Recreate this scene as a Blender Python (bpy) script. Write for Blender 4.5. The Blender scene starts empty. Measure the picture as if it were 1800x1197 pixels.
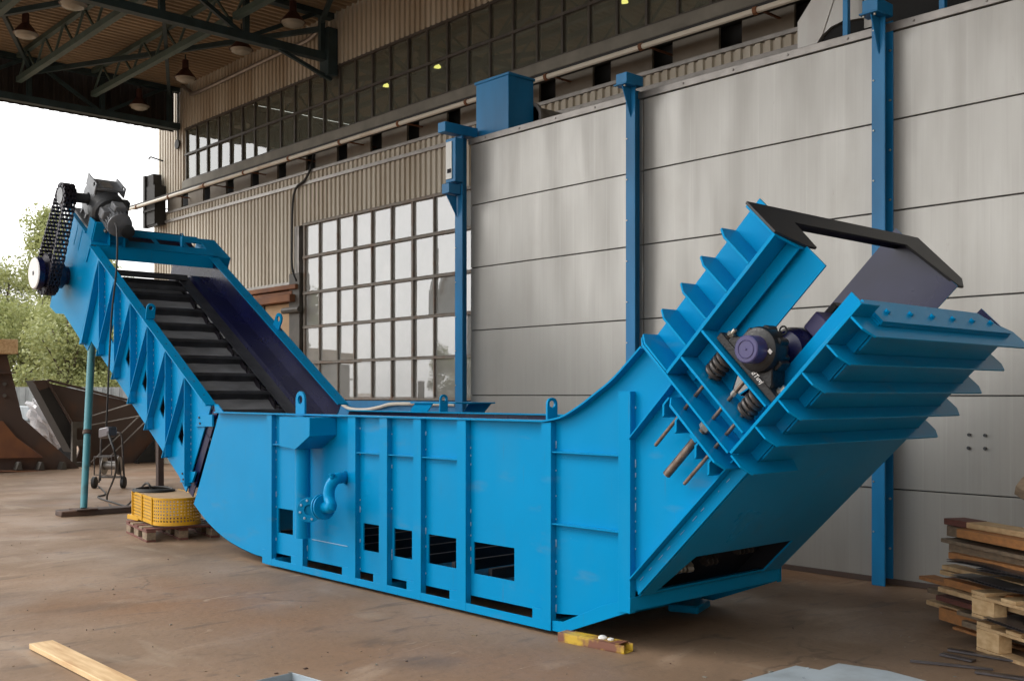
import bpy, bmesh, math, random
from mathutils import Vector, Matrix
from mathutils.geometry import tessellate_polygon
random.seed(7)
R = math.radians
S = bpy.context.scene
COL = S.collection

# ------------------------------------------------------------------ camera
cam = bpy.data.cameras.new('camera'); camo = bpy.data.objects.new('camera', cam); COL.objects.link(camo)
cam.sensor_width = 36.0; cam.lens = 1847/1800*36; cam.shift_y = 94.5/1800
cam.clip_start = 0.1; cam.clip_end = 2000
camo.location = (0, 0, 1.6)
camo.rotation_euler = (R(90), 0, math.atan2(1700, 1847) and math.asin(0.73578))
S.camera = camo
# ------------------------------------------------------------------ sky + sun
W = bpy.data.worlds.new('World'); S.world = W; W.use_nodes = True
nt = W.node_tree; nt.nodes.clear()
SUN_EL, SUN_AZ = R(42), R(232)          # azimuth clockwise from +Y: behind and left of the viewer
sky = nt.nodes.new('ShaderNodeTexSky'); sky.sky_type = 'NISHITA'; sky.sun_disc = False
sky.sun_elevation = SUN_EL; sky.sun_rotation = SUN_AZ; sky.air_density = 1.0; sky.dust_density = 4.0
hsv = nt.nodes.new('ShaderNodeHueSaturation'); hsv.inputs['Saturation'].default_value = 0.12
mixw = nt.nodes.new('ShaderNodeMix'); mixw.data_type = 'RGBA'; mixw.inputs[0].default_value = 0.6
mixw.inputs[7].default_value = (9.0, 8.9, 8.7, 1)       # even cloud deck
bg = nt.nodes.new('ShaderNodeBackground'); bg.inputs[1].default_value = 0.15
wo = nt.nodes.new('ShaderNodeOutputWorld')
nt.links.new(sky.outputs[0], hsv.inputs['Color']); nt.links.new(hsv.outputs[0], mixw.inputs[6])
nt.links.new(mixw.outputs[2], bg.inputs[0]); nt.links.new(bg.outputs[0], wo.inputs[0])
sl = bpy.data.lights.new('sun', 'SUN'); sl.energy = 0.7; sl.angle = R(35); sl.color = (1, .95, .88)
so = bpy.data.objects.new('sun', sl); COL.objects.link(so)
sd = Vector((math.sin(SUN_AZ)*math.cos(SUN_EL), math.cos(SUN_AZ)*math.cos(SUN_EL), math.sin(SUN_EL)))
so.rotation_euler = sd.to_track_quat('Z', 'Y').to_euler(); so.location = (-20, -20, 30)
S.view_settings.view_transform = 'Standard'; S.view_settings.look = 'None'
S.view_settings.exposure = 1.0; S.view_settings.gamma = 1.0; S.view_settings.use_curve_mapping = False

# ------------------------------------------------------------------ survey: sight lines measured on the photo, met with real planes
F, CX, CY, H = 1847., 900., 693., 1.6
fx, fy = -0.7357801, 0.6772205
rx, ry = fy, -fx
def ray(u, v): r = (u-CX)/F; return Vector((fx+r*rx, fy+r*ry, (CY-v)/F))
EYE = Vector((0, 0, H))
def onpl(u, v, p, n):
    d = ray(u, v); n = Vector(n); k = (Vector(p)-EYE).dot(n)/d.dot(n); return EYE+d*k
def onY(u, v, Y): q = onpl(u, v, (0, Y, 0), (0, 1, 0)); return (q.x, q.z)
def onX(u, v, X): q = onpl(u, v, (X, 0, 0), (1, 0, 0)); return (q.y, q.z)
def onZ(u, v, Z=0): q = onpl(u, v, (0, 0, Z), (0, 0, 1)); return (q.x, q.y)

# ------------------------------------------------------------------ materials
def lin(c):
    c /= 255.; return c/12.92 if c <= .04045 else ((c+.055)/1.055)**2.4
def srgb(r, g, b): return (lin(r), lin(g), lin(b), 1)
MATS = {}
def mat(name, col, rough=.5, metal=0., spec=.5, var=.0, vscale=3., col2=None, stretch=(1, 1, 1), bump=0., bscale=40., coat=0., rvar=0., tint=None, detail=4, thresh=(.35, .7)):
    m = bpy.data.materials.new(name); m.use_nodes = True; n = m.node_tree; b = n.nodes['Principled BSDF']
    b.inputs['Base Color'].default_value = col if len(col) == 4 else (*col, 1)
    b.inputs['Roughness'].default_value = rough; b.inputs['Metallic'].default_value = metal
    b.inputs['Specular IOR Level'].default_value = spec; b.inputs['Coat Weight'].default_value = coat
    if tint: b.inputs['Specular Tint'].default_value = (*tint, 1)
    tc = n.nodes.new('ShaderNodeTexCoord'); mp = n.nodes.new('ShaderNodeMapping'); mp.inputs['Scale'].default_value = stretch
    n.links.new(tc.outputs['Object'], mp.inputs[0])
    if col2 is not None or var:
        nz = n.nodes.new('ShaderNodeTexNoise'); nz.inputs['Scale'].default_value = vscale; nz.inputs['Detail'].default_value = detail
        n.links.new(mp.outputs[0], nz.inputs['Vector'])
        rp = n.nodes.new('ShaderNodeMapRange'); rp.inputs[1].default_value = thresh[0]; rp.inputs[2].default_value = thresh[1]
        n.links.new(nz.outputs[0], rp.inputs[0])
        mx = n.nodes.new('ShaderNodeMix'); mx.data_type = 'RGBA'
        c = col if len(col) == 4 else (*col, 1)
        c2 = col2 if col2 is not None else tuple(x*(1-var) for x in c[:3])+(1,)
        mx.inputs[6].default_value = c; mx.inputs[7].default_value = c2
        n.links.new(rp.outputs[0], mx.inputs[0]); n.links.new(mx.outputs[2], b.inputs['Base Color'])
        if rvar:
            rr = n.nodes.new('ShaderNodeMapRange'); rr.inputs[3].default_value = max(.02, rough-rvar); rr.inputs[4].default_value = rough+rvar
            n.links.new(nz.outputs[0], rr.inputs[0]); n.links.new(rr.outputs[0], b.inputs['Roughness'])
    if bump:
        nb = n.nodes.new('ShaderNodeTexNoise'); nb.inputs['Scale'].default_value = bscale; nb.inputs['Detail'].default_value = 3
        n.links.new(mp.outputs[0], nb.inputs['Vector'])
        bp = n.nodes.new('ShaderNodeBump'); bp.inputs['Strength'].default_value = bump; bp.inputs['Distance'].default_value = .01
        n.links.new(nb.outputs[0], bp.inputs['Height']); n.links.new(bp.outputs[0], b.inputs['Normal'])
    MATS[name] = m; return m
blue = mat('blue_paint', (.0006, .228, .485), .30, spec=.24, tint=(.10, .60, 1), var=.08, vscale=1.3, bump=.04, bscale=60, rvar=.06)
def wear(m):
    n = m.node_tree; b = n.nodes['Principled BSDF']; src = b.inputs['Base Color'].links[0].from_socket
    tc = n.nodes.new('ShaderNodeTexCoord')
    def lay(src, sc, st, lo, hi, amt, colr):
        mp = n.nodes.new('ShaderNodeMapping'); mp.inputs['Scale'].default_value = st; n.links.new(tc.outputs['Object'], mp.inputs[0])
        z = n.nodes.new('ShaderNodeTexNoise'); z.inputs['Scale'].default_value = sc; z.inputs['Detail'].default_value = 9; n.links.new(mp.outputs[0], z.inputs['Vector'])
        r = n.nodes.new('ShaderNodeMapRange'); r.inputs[1].default_value = lo; r.inputs[2].default_value = hi; r.inputs[4].default_value = amt; n.links.new(z.outputs[0], r.inputs[0])
        x = n.nodes.new('ShaderNodeMix'); x.data_type = 'RGBA'; n.links.new(r.outputs[0], x.inputs[0]); n.links.new(src, x.inputs[6]); x.inputs[7].default_value = colr; return x.outputs[2]
    src = lay(src, 2.6, (1, 1, .35), .52, .8, .30, (.03, .20, .36, 1))      # dusty handling film
    src = lay(src, 30, (1, 1, 1), .70, .76, .45, (.10, .33, .50, 1))        # overspray specks
    src = lay(src, 16, (2.5, 1, .15), .68, .78, .45, (.05, .14, .25, 1))      # fine scratches
    src = lay(src, 4.5, (.5, 1, 1.6), .62, .78, .35, (.10, .19, .27, 1))      # dusty smears
    n.links.new(src, b.inputs['Base Color'])
wear(blue)
def streaks_and_sheen(m):
    n = m.node_tree; b = n.nodes['Principled BSDF']; src = b.inputs['Base Color'].links[0].from_socket
    tc = n.nodes.new('ShaderNodeTexCoord')
    for sc, st, lo, hi, amt, colr in ((7, (5, 1, .10), .50, .78, .30, (.25, .24, .215, 1)), (5, (6, 1, .08), .56, .74, .28, (.50, .49, .465, 1)), (1.6, (1, 1, .8), .55, .78, .35, (.27, .25, .215, 1)), (13, (1, 1, .35), .68, .76, .5, (.20, .17, .135, 1))):  # second, pale layer paints sheen into the colour; others are streaks and dirt
        mp = n.nodes.new('ShaderNodeMapping'); mp.inputs['Scale'].default_value = st; n.links.new(tc.outputs['Object'], mp.inputs[0])
        z = n.nodes.new('ShaderNodeTexNoise'); z.inputs['Scale'].default_value = sc; z.inputs['Detail'].default_value = 10; z.inputs['Roughness'].default_value = .62; n.links.new(mp.outputs[0], z.inputs['Vector'])
        r = n.nodes.new('ShaderNodeMapRange'); r.inputs[1].default_value = lo; r.inputs[2].default_value = hi; r.inputs[4].default_value = amt; n.links.new(z.outputs[0], r.inputs[0])
        x = n.nodes.new('ShaderNodeMix'); x.data_type = 'RGBA'; n.links.new(r.outputs[0], x.inputs[0]); n.links.new(src, x.inputs[6]); x.inputs[7].default_value = colr; src = x.outputs[2]
    n.links.new(src, b.inputs['Base Color'])
blue_dirty = mat('blue_paint_weathered', (.012, .19, .43), .4, spec=.35, var=.35, vscale=2.2, stretch=(1, 1, .4), bump=.05)
navy = mat('navy_primer', (.007, .009, .055), .28, spec=.5, var=.4, vscale=2, bump=.04, bscale=15, rvar=.1)
weld = mat('weld_bead', (.30, .45, .6), .35, metal=.3)
dark_steel = mat('dark_steel', (.05, .053, .062), .42, metal=.2, var=.5, vscale=5, bump=.1, bscale=12, rvar=.12)
slat_plate = mat('worn_slat_plate', (.26, .27, .29), .45, metal=.1, spec=.4, var=.45, vscale=4, stretch=(1, .5, 1), bump=.1, bscale=9, rvar=.1)
near_black = mat('near_black', (.016, .017, .02), .45, var=.3, vscale=6)
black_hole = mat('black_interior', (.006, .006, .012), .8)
gear_grey = mat('gearbox_grey', (.21, .22, .235), .42, metal=.2, var=.3, vscale=8)
gear_dark = mat('gearbox_dark_grey', (.035, .038, .042), .45, var=.3, vscale=8)
cap_purple = mat('bearing_cap_violet', (.05, .045, .14), .4, var=.15, vscale=9)
cast_black = mat('cast_iron_black', (.009, .009, .010), .38, spec=.35, bump=.25, bscale=70)
spring_st = mat('spring_steel', (.10, .09, .085), .42, metal=.6, var=.5, vscale=14)
rod_st = mat('rod_steel', (.24, .19, .16), .4, metal=.75, var=.5, vscale=18)
zinc = mat('zinc_bolt', (.5, .48, .42), .35, metal=.8)
white_disc = mat('white_disc', (.72, .71, .70), .4)
chain_st = mat('chain_steel', (.035, .03, .04), .4, metal=.6)
panel_m = mat('panel_sheet', (.375, .365, .342), .36, metal=.35, spec=.5, col2=(.30, .29, .268, 1), vscale=1.1, stretch=(2.6, 1, .5), bump=.05, bscale=3, rvar=.2, detail=11, thresh=(.3, .8))
streaks_and_sheen(panel_m)
trim_m = mat('trim_sheet', (.30, .28, .26), .4, metal=.5, var=.3, vscale=6)
clad_m = mat('cladding_beige', (.47, .43, .355), .55, col2=(.31, .25, .175, 1), vscale=.8, stretch=(1.9, 1, .22), detail=10, thresh=(.42, .74))
recess_m = mat('recess_sheet', (.20, .175, .14), .7, var=.35, vscale=1.5)
pil_m = mat('dark_pilaster', (.018, .017, .016), .7)
sill_m = mat('sill_concrete', (.22, .21, .18), .8, var=.3, vscale=3)
mull_m = mat('window_frame_grey', (.075, .066, .055), .6, var=.4, vscale=5)
mull_rust = mat('window_frame_rusty', (.20, .18, .155), .65, col2=(.17, .09, .05, 1), vscale=5, thresh=(.5, .8))
white_pipe = mat('white_conduit', (.62, .58, .50), .5, col2=(.35, .2, .1, 1), vscale=1.2, thresh=(.6, .75))
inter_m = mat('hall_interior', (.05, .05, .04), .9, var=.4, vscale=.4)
deck_m = mat('roof_deck', (.36, .275, .185), .8, var=.35, vscale=.5)
fascia_m = mat('fascia_sheet', (.035, .027, .022), .8, var=.4, vscale=1)
truss_m = mat('truss_green', (.028, .055, .062), .6, var=.4, vscale=4)
truss_l = mat('truss_light_green', (.07, .11, .10), .6, var=.3, vscale=4)
lampm = mat('lamp_shade_maroon', (.055, .02, .016), .5)
lampg = mat('lamp_lens', (.30, .28, .23), .25)
ground_m = None
wood_new = mat('fresh_wood', (.66, .47, .26), .65, col2=(.46, .28, .13, 1), vscale=2.2, stretch=(1.5, 12, 12), bump=.1, bscale=12)
wood_tan = mat('pallet_wood', (.60, .42, .23), .75, col2=(.44, .28, .14, 1), vscale=4, stretch=(2, 9, 9), bump=.15)
wood_or = mat('orange_wood', (.46, .20, .065), .75, col2=(.30, .14, .055, 1), vscale=4, stretch=(2, 8, 8), bump=.15)
wood_gr = mat('grey_wood', (.26, .19, .125), .8, col2=(.15, .11, .075, 1), vscale=4, stretch=(2, 8, 8), bump=.2)
wood_rd = mat('red_wood', (.16, .05, .038), .7, col2=(.10, .04, .03, 1), vscale=4, stretch=(2, 8, 8))
sheet_st = mat('bare_steel_sheet', (.15, .14, .15), .35, metal=.7, var=.4, vscale=6)
rust = mat('rusty_steel', (.065, .042, .034), .75, col2=(.12, .055, .028, 1), vscale=1.6, thresh=(.5, .8), bump=.1)
rust_or = mat('orange_rust', (.22, .09, .035), .8, col2=(.12, .05, .03, 1), vscale=2)
turq = mat('turquoise_paint', (.045, .21, .25), .5, col2=(.045, .07, .065, 1), vscale=5, stretch=(1, 1, .6), thresh=(.5, .75))
yellow = mat('yellow_paint', (.62, .33, .012), .45, var=.15, vscale=4)
yel_rust = mat('yellow_rusty', (.50, .33, .03), .6, col2=(.17, .07, .045, 1), vscale=9, thresh=(.42, .58))
rubber = mat('black_rubber', (.012, .012, .012), .6)
tan_board = mat('tan_board', (.40, .26, .14), .7, var=.2, vscale=3)
galv = mat('galvanised_duct', (.36, .35, .33), .45, metal=.5, col2=(.20, .15, .12, 1), vscale=1.1, stretch=(1, 1, .5), thresh=(.5, .8))
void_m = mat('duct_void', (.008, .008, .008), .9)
lightgrey = mat('light_grey_sheet', (.30, .345, .38), .42, col2=(.21, .235, .25, 1), vscale=5, thresh=(.48, .8), rvar=.12, detail=9)
fence_m = mat('grey_fence', (.30, .33, .34), .7, var=.3, vscale=2)
bark = mat('bark', (.11, .085, .065), .9, var=.4, vscale=6)
plastic = bpy.data.materials.new('clear_film')
plastic.use_nodes = True
_b = plastic.node_tree.nodes['Principled BSDF']; _b.inputs['Base Color'].default_value = (.75, .75, .78, 1); _b.inputs['Roughness'].default_value = .2; _b.inputs['Alpha'].default_value = .55
box_grey = mat('blue_grey_box', (.09, .11, .13), .5, var=.3, vscale=3)

def leafmat(name, c1, c2):
    m = bpy.data.materials.new(name); m.use_nodes = True; n = m.node_tree; b = n.nodes['Principled BSDF']
    g = n.nodes.new('ShaderNodeObjectInfo'); ge = n.nodes.new('ShaderNodeNewGeometry'); mx = n.nodes.new('ShaderNodeMix'); mx.data_type = 'RGBA'
    mx.inputs[6].default_value = (*c1, 1); mx.inputs[7].default_value = (*c2, 1)
    n.links.new(ge.outputs['Random Per Island'], mx.inputs[0]); n.links.new(mx.outputs[2], b.inputs['Base Color'])
    b.inputs['Roughness'].default_value = .55
    tr = n.nodes.new('ShaderNodeBsdfTranslucent'); n.links.new(mx.outputs[2], tr.inputs[0])
    ms = n.nodes.new('ShaderNodeMixShader'); ms.inputs[0].default_value = .35
    n.links.new(b.outputs[0], ms.inputs[1]); n.links.new(tr.outputs[0], ms.inputs[2])
    n.links.new(ms.outputs[0], n.nodes['Material Output'].inputs[0]); return m
leafA = leafmat('leaf_light', (.22, .25, .09), (.34, .36, .15))
leafB = leafmat('leaf_mid', (.15, .185, .065), (.26, .285, .11))

def glassmat(name, gloss, dirt, dirtcol, clear, rough=.03):
    """old factory glass: part mirror, part grime, part see-through"""
    m = bpy.data.materials.new(name); m.use_nodes = True; n = m.node_tree; n.nodes.clear()
    o = n.nodes.new('ShaderNodeOutputMaterial')
    gl = n.nodes.new('ShaderNodeBsdfGlossy'); gl.inputs['Roughness'].default_value = rough; gl.inputs['Color'].default_value = (.95, .96, .97, 1)
    di = n.nodes.new('ShaderNodeBsdfDiffuse'); di.inputs[0].default_value = (*dirtcol, 1)
    tr = n.nodes.new('ShaderNodeBsdfTransparent'); tr.inputs[0].default_value = (.85, .9, .82, 1)
    m1 = n.nodes.new('ShaderNodeMixShader'); m2 = n.nodes.new('ShaderNodeMixShader')
    tc = n.nodes.new('ShaderNodeTexCoord'); nz = n.nodes.new('ShaderNodeTexNoise'); nz.inputs['Scale'].default_value = 1.7; nz.inputs['Detail'].default_value = 6
    n.links.new(tc.outputs['Object'], nz.inputs['Vector'])
    mr = n.nodes.new('ShaderNodeMapRange'); mr.inputs[1].default_value = .3; mr.inputs[2].default_value = .75
    mr.inputs[3].default_value = dirt*.85; mr.inputs[4].default_value = dirt*1.15
    n.links.new(nz.outputs[0], mr.inputs[0]); n.links.new(mr.outputs[0], m1.inputs[0])
    n.links.new(tr.outputs[0], m1.inputs[1]); n.links.new(di.outputs[0], m1.inputs[2])
    m2.inputs[0].default_value = gloss
    n.links.new(m1.outputs[0], m2.inputs[1]); n.links.new(gl.outputs[0], m2.inputs[2]); n.links.new(m2.outputs[0], o.inputs[0])
    return m
glass_hi = glassmat('dusty_glass', .20, .50, (.23, .235, .185), 0)
glass_lo = glassmat('hazy_glass', .18, .66, (.42, .42, .40), 0, .0)

def groundmat():
    m = bpy.data.materials.new('stained_concrete'); m.use_nodes = True; n = m.node_tree; b = n.nodes['Principled BSDF']; b.inputs['Specular IOR Level'].default_value = .25
    tc = n.nodes.new('ShaderNodeTexCoord')
    def noise(sc, det=6, st=(1, 1, 1), dist=0.):
        mp = n.nodes.new('ShaderNodeMapping'); mp.inputs['Scale'].default_value = st; mp.inputs['Rotation'].default_value = (0, 0, R(20)); n.links.new(tc.outputs['Object'], mp.inputs[0])
        z = n.nodes.new('ShaderNodeTexNoise'); z.inputs['Scale'].default_value = sc; z.inputs['Detail'].default_value = det; z.inputs['Distortion'].default_value = dist
        n.links.new(mp.outputs[0], z.inputs['Vector']); return z
    def rng(src, a, c, lo=0., hi=1.):
        r = n.nodes.new('ShaderNodeMapRange'); r.inputs[1].default_value = a; r.inputs[2].default_value = c; r.inputs[3].default_value = lo; r.inputs[4].default_value = hi
        n.links.new(src.outputs[0], r.inputs[0]); return r
    cur = None
    def over(prev, colr, fac):
        x = n.nodes.new('ShaderNodeMix'); x.data_type = 'RGBA'
        if isinstance(prev, tuple): x.inputs[6].default_value = prev
        else: n.links.new(prev.outputs[2], x.inputs[6])
        x.inputs[7].default_value = colr; n.links.new(fac.outputs[0], x.inputs[0]); return x
    c = over((.252, .166, .106, 1), (.165, .112, .074, 1), rng(noise(.55, 9), .38, .66))
    c = over(c, (.30, .145, .062, 1), rng(noise(.28, 5), .54, .74, 0, .6))          # rust bloom
    c = over(c, (.36, .265, .19, 1), rng(noise(2.2, 9, (1, .45, 1), .6), .60, .74, 0, .55))   # scuffs
    c = over(c, (.085, .06, .045, 1), rng(noise(1.1, 10, (1, .6, 1), .5), .59, .76, 0, .6))   # oil
    c = over(c, (.13, .09, .065, 1), rng(noise(26, 3), .56, .72, 0, .5))        # grit
    c = over(c, (.48, .38, .28, 1), rng(noise(9, 10, (1, .25, 1), 1.), .68, .76, 0, .5))
    dn = noise(3.0, 5); va = n.nodes.new('ShaderNodeVectorMath'); va.operation = 'SCALE'; va.inputs['Scale'].default_value = .5; n.links.new(dn.outputs['Color'], va.inputs[0])
    vb = n.nodes.new('ShaderNodeVectorMath'); n.links.new(tc.outputs['Object'], vb.inputs[0]); n.links.new(va.outputs[0], vb.inputs[1])
    vo = n.nodes.new('ShaderNodeTexVoronoi'); vo.feature = 'DISTANCE_TO_EDGE'; vo.inputs['Scale'].default_value = .42; n.links.new(vb.outputs[0], vo.inputs['Vector'])
    ck = n.nodes.new('ShaderNodeMapRange'); ck.inputs[1].default_value = .002; ck.inputs[2].default_value = .010; ck.inputs[3].default_value = 1; ck.inputs[4].default_value = 0; n.links.new(vo.outputs['Distance'], ck.inputs[0])
    mk = rng(noise(.5, 3), .5, .62, 0, .55); mu = n.nodes.new('ShaderNodeMath'); mu.operation = 'MULTIPLY'; n.links.new(ck.outputs[0], mu.inputs[0]); n.links.new(mk.outputs[0], mu.inputs[1])
    c = over(c, (.06, .042, .032, 1), mu)
    c = over(c, (.10, .072, .054, 1), rng(noise(5.5, 10, (1, .35, 1), .8), .59, .70, 0, .6))
    c = over(c, (.34, .27, .20, 1), rng(noise(3.2, 12, (.3, 1, 1), .3), .60, .72, 0, .35))
    c = over(c, (.42, .34, .26, 1), rng(noise(42, 2), .70, .76, 0, .5))
    n.links.new(c.outputs[2], b.inputs['Base Color'])
    rr = rng(noise(1.1), .35, .7, .5, .8); n.links.new(rr.outputs[0], b.inputs['Roughness'])
    bp = n.nodes.new('ShaderNodeBump'); bp.inputs['Strength'].default_value = .35; bp.inputs['Distance'].default_value = .012
    n.links.new(noise(14, 8).outputs[0], bp.inputs['Height']); n.links.new(bp.outputs[0], b.inputs['Normal'])
    return m
ground_m = groundmat()

# ------------------------------------------------------------------ mesh building
def V(*a): return Vector(a)
class MB:
    def __init__(s): s.v = []; s.f = []; s.m = []
    def face(s, idx, mi=0): s.f.append(tuple(idx)); s.m.append(mi)
    def add(s, pts): b = len(s.v); s.v += [Vector(p) for p in pts]; return b
    def hexa(s, p, mi=0):
        b = s.add(p)
        for q in ((0, 3, 2, 1), (4, 5, 6, 7), (0, 1, 5, 4), (1, 2, 6, 5), (2, 3, 7, 6), (3, 0, 4, 7)): s.face([b+i for i in q], mi)
        return s
    def box(s, x0, x1, y0, y1, z0, z1, mi=0):
        return s.hexa([(x0, y0, z0), (x1, y0, z0), (x1, y1, z0), (x0, y1, z0), (x0, y0, z1), (x1, y0, z1), (x1, y1, z1), (x0, y1, z1)], mi)
    def obox(s, o, a, b, c, mi=0):
        o, a, b, c = map(Vector, (o, a, b, c))
        return s.hexa([o, o+a, o+a+b, o+b, o+c, o+a+c, o+a+b+c, o+b+c], mi)
    def bar(s, p, q, w, h, up=(0, 0, 1), mi=0):
        p, q = Vector(p), Vector(q); d = (q-p).normalized(); u = Vector(up); sd = d.cross(u)
        if sd.length < 1e-4: sd = d.cross(Vector((1, 0, 0)))
        sd.normalize(); u = sd.cross(d).normalized()
        return s.obox(p-sd*w/2-u*h/2, q-p, sd*w, u*h, mi)
    def poly(s, pts, vec, holes=(), mi=0, mback=None, mside=None):
        """flat outline (with holes) given thickness along vec"""
        vec = Vector(vec); mback = mi if mback is None else mback; mside = mi if mside is None else mside
        loops = [[Vector(p) for p in pts]]+[[Vector(p) for p in h] for h in holes]
        tris = tessellate_polygon(loops); flat = [p for l in loops for p in l]; N = len(flat)
        b = s.add(flat); s.add([p+vec for p in flat])
        nrm = Vector((0, 0, 0))
        for t in tris:
            nrm = (flat[t[1]]-flat[t[0]]).cross(flat[t[2]]-flat[t[0]])
            fl = nrm.dot(vec) > 0
            t0 = t[::-1] if fl else t
            s.face([b+i for i in t0], mi); s.face([b+N+i for i in t0[::-1]], mback)
        k = 0
        for l in loops:
            n = len(l)
            for i in range(n): s.face([b+k+i, b+k+(i+1) % n, b+N+k+(i+1) % n, b+N+k+i], mside)
            k += n
        return s
    def cyl(s, p, q, r, n=16, r2=None, mi=0, caps=True, mcap=None):
        p, q = Vector(p), Vector(q); d = (q-p).normalized(); r2 = r if r2 is None else r2
        a = d.orthogonal().normalized(); c = d.cross(a)
        ring = [a*math.cos(2*math.pi*i/n)+c*math.sin(2*math.pi*i/n) for i in range(n)]
        b = s.add([p+e*r for e in ring]+[q+e*r2 for e in ring])
        for i in range(n): s.face([b+i, b+(i+1) % n, b+n+(i+1) % n, b+n+i], mi)
        if caps:
            mc = mi if mcap is None else mcap
            s.face([b+i for i in range(n)][::-1], mc); s.face([b+n+i for i in range(n)], mc)
        return s
    def lathe(s, p, axis, prof, n=24, mi=0):
        """prof: list of (distance along axis, radius)"""
        p = Vector(p); d = Vector(axis).normalized(); a = d.orthogonal().normalized(); c = d.cross(a)
        bs = []
        for h, r in prof:
            bs.append(s.add([p+d*h+(a*math.cos(2*math.pi*i/n)+c*math.sin(2*math.pi*i/n))*max(r, 1e-4) for i in range(n)]))
        for k in range(len(bs)-1):
            for i in range(n): s.face([bs[k]+i, bs[k]+(i+1) % n, bs[k+1]+(i+1) % n, bs[k+1]+i], mi)
        return s
    def tube(s, path, r, n=8, mi=0, caps=True):
        P = [Vector(p) for p in path]; a = None; bs = []
        for i, p in enumerate(P):
            d = (P[min(i+1, len(P)-1)]-P[max(i-1, 0)]).normalized()
            a = d.orthogonal().normalized() if a is None else (a-d*a.dot(d)).normalized()
            c = d.cross(a); rr = r[i] if isinstance(r, (list, tuple)) else r
            bs.append(s.add([p+(a*math.cos(2*math.pi*k/n)+c*math.sin(2*math.pi*k/n))*rr for k in range(n)]))
        for k in range(len(bs)-1):
            for i in range(n): s.face([bs[k]+i, bs[k]+(i+1) % n, bs[k+1]+(i+1) % n, bs[k+1]+i], mi)
        if caps: s.face([bs[0]+i for i in range(n)][::-1], mi); s.face([bs[-1]+i for i in range(n)], mi)
        return s
    def bolt(s, p, axis, r=.012, h=.012, mi=0): return s.cyl(p, Vector(p)+Vector(axis).normalized()*h, r, 6, mi=mi)
    def quad(s, a, b, c, d, mi=0): k = s.add([a, b, c, d]); s.face([k, k+1, k+2, k+3], mi); return s
    def build(s, name, m, parent=None, bevel=0., smooth=True, loc=None, fix=True):
        root = parent
        while root is not None and root.parent is not None: root = root.parent
        if parent is not None: off = Vector(root.location) if root.type == 'EMPTY' else Vector(root.location)
        elif loc is not None: off = Vector(loc)
        else:
            xs = [p.x for p in s.v]; ys = [p.y for p in s.v]; off = Vector(((min(xs)+max(xs))/2, (min(ys)+max(ys))/2, min(p.z for p in s.v)))
        me = bpy.data.meshes.new(name); me.from_pydata([p-off for p in s.v], [], s.f)
        ms = m if isinstance(m, (list, tuple)) else [m]
        for x in ms: me.materials.append(x)
        me.polygons.foreach_set('material_index', s.m)
        if fix:
            bm = bmesh.new(); bm.from_mesh(me); bmesh.ops.recalc_face_normals(bm, faces=bm.faces); bm.to_mesh(me); bm.free()
        if smooth:
            me.polygons.foreach_set('use_smooth', [True]*len(me.polygons)); me.set_sharp_from_angle(angle=R(32))
        me.update()
        o = bpy.data.objects.new(name, me); COL.objects.link(o)
        if parent is None: o.location = off
        else: o.parent = parent
        if bevel:
            md = o.modifiers.new('edge', 'BEVEL'); md.width = bevel; md.segments = 1; md.limit_method = 'ANGLE'; md.angle_limit = R(50)
        return o
def tag(o, label=None, cat=None, group=None, kind=None):
    if label: o['label'] = label
    if cat: o['category'] = cat
    if group: o['group'] = group
    if kind: o['kind'] = kind
    return o
def thing(name, label, cat, loc, group=None):
    o = bpy.data.objects.new(name, None); COL.objects.link(o); o.location = loc; o.empty_display_size = .2
    return tag(o, label, cat, group)
def dup(o, loc=None, rotz=None, label=None, parent=None):
    c = o.copy(); COL.objects.link(c); c.parent = parent
    if loc is not None: c.location = loc
    if rotz is not None: c.rotation_euler = (0, 0, rotz)
    if label: c['label'] = label
    for ch in list(o.children): dup(ch, parent=c)
    return c
def spline(pts, k=6):
    P = [Vector(p) for p in pts]; out = []
    for i in range(len(P)-1):
        p0 = P[max(i-1, 0)]; p1 = P[i]; p2 = P[i+1]; p3 = P[min(i+2, len(P)-1)]
        for j in range(k):
            t = j/k
            out.append(.5*((2*p1)+(p2-p0)*t+(2*p0-5*p1+4*p2-p3)*t*t+(3*p1-p0-3*p2+p3)*t*t*t))
    return out+[P[-1]]

# ================================================================== SETTING
g = MB(); g.quad((-400, -300, 0), (300, -300, 0), (300, 400, 0), (-400, 400, 0))
tag(g.build('ground', ground_m, loc=(0, 0, 0), smooth=False), kind='structure')
YB = 10.6                                   # face of the hall
XC, XR = -23.95, 6.9                       # its corner and how far it is built to the right
hall = thing('factory_hall', 'factory hall with beige corrugated cladding and long bands of dusty windows', 'building', (-9, YB, 0))
def corrugated(mb, x0, x1, z0, z1, y, pitch=.14, depth=.035, flat=.52, mi=0):
    """vertical trapezoid sheeting; the raised strips face -Y"""
    n = int(round((x1-x0)/pitch)); p = (x1-x0)/n; prof = []
    for i in range(n):
        a = x0+i*p; prof += [(a, 0), (a+p*.09, -depth), (a+p*(flat+.09), -depth), (a+p*(flat+.18), 0)]
    prof.append((x1, 0))
    b = mb.add([(a, y+d, z0) for a, d in prof]+[(a, y+d, z1) for a, d in prof]); N = len(prof)
    for i in range(N-1): mb.face([b+i, b+i+1, b+N+i+1, b+N+i], mi)
wz = dict(deck=8.5, wt=7.56, wm=6.97, wb=6.39, tray=6.15, lt=5.75, rail=5.57)
c = MB(); corrugated(c, -22.36, XR, wz['wt'], 8.9, YB); corrugated(c, XC+.25, -22.36, 6.12, 8.9, YB)
c.build('upper_cladding', clad_m, hall, smooth=False, fix=False)
c = MB(); corrugated(c, XC, -17.45, 3.75, 5.75, YB); corrugated(c, -17.45, XR, 4.80, 5.75, YB); corrugated(c, XC, -19.2, 0, 3.6, YB+.02)
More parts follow.
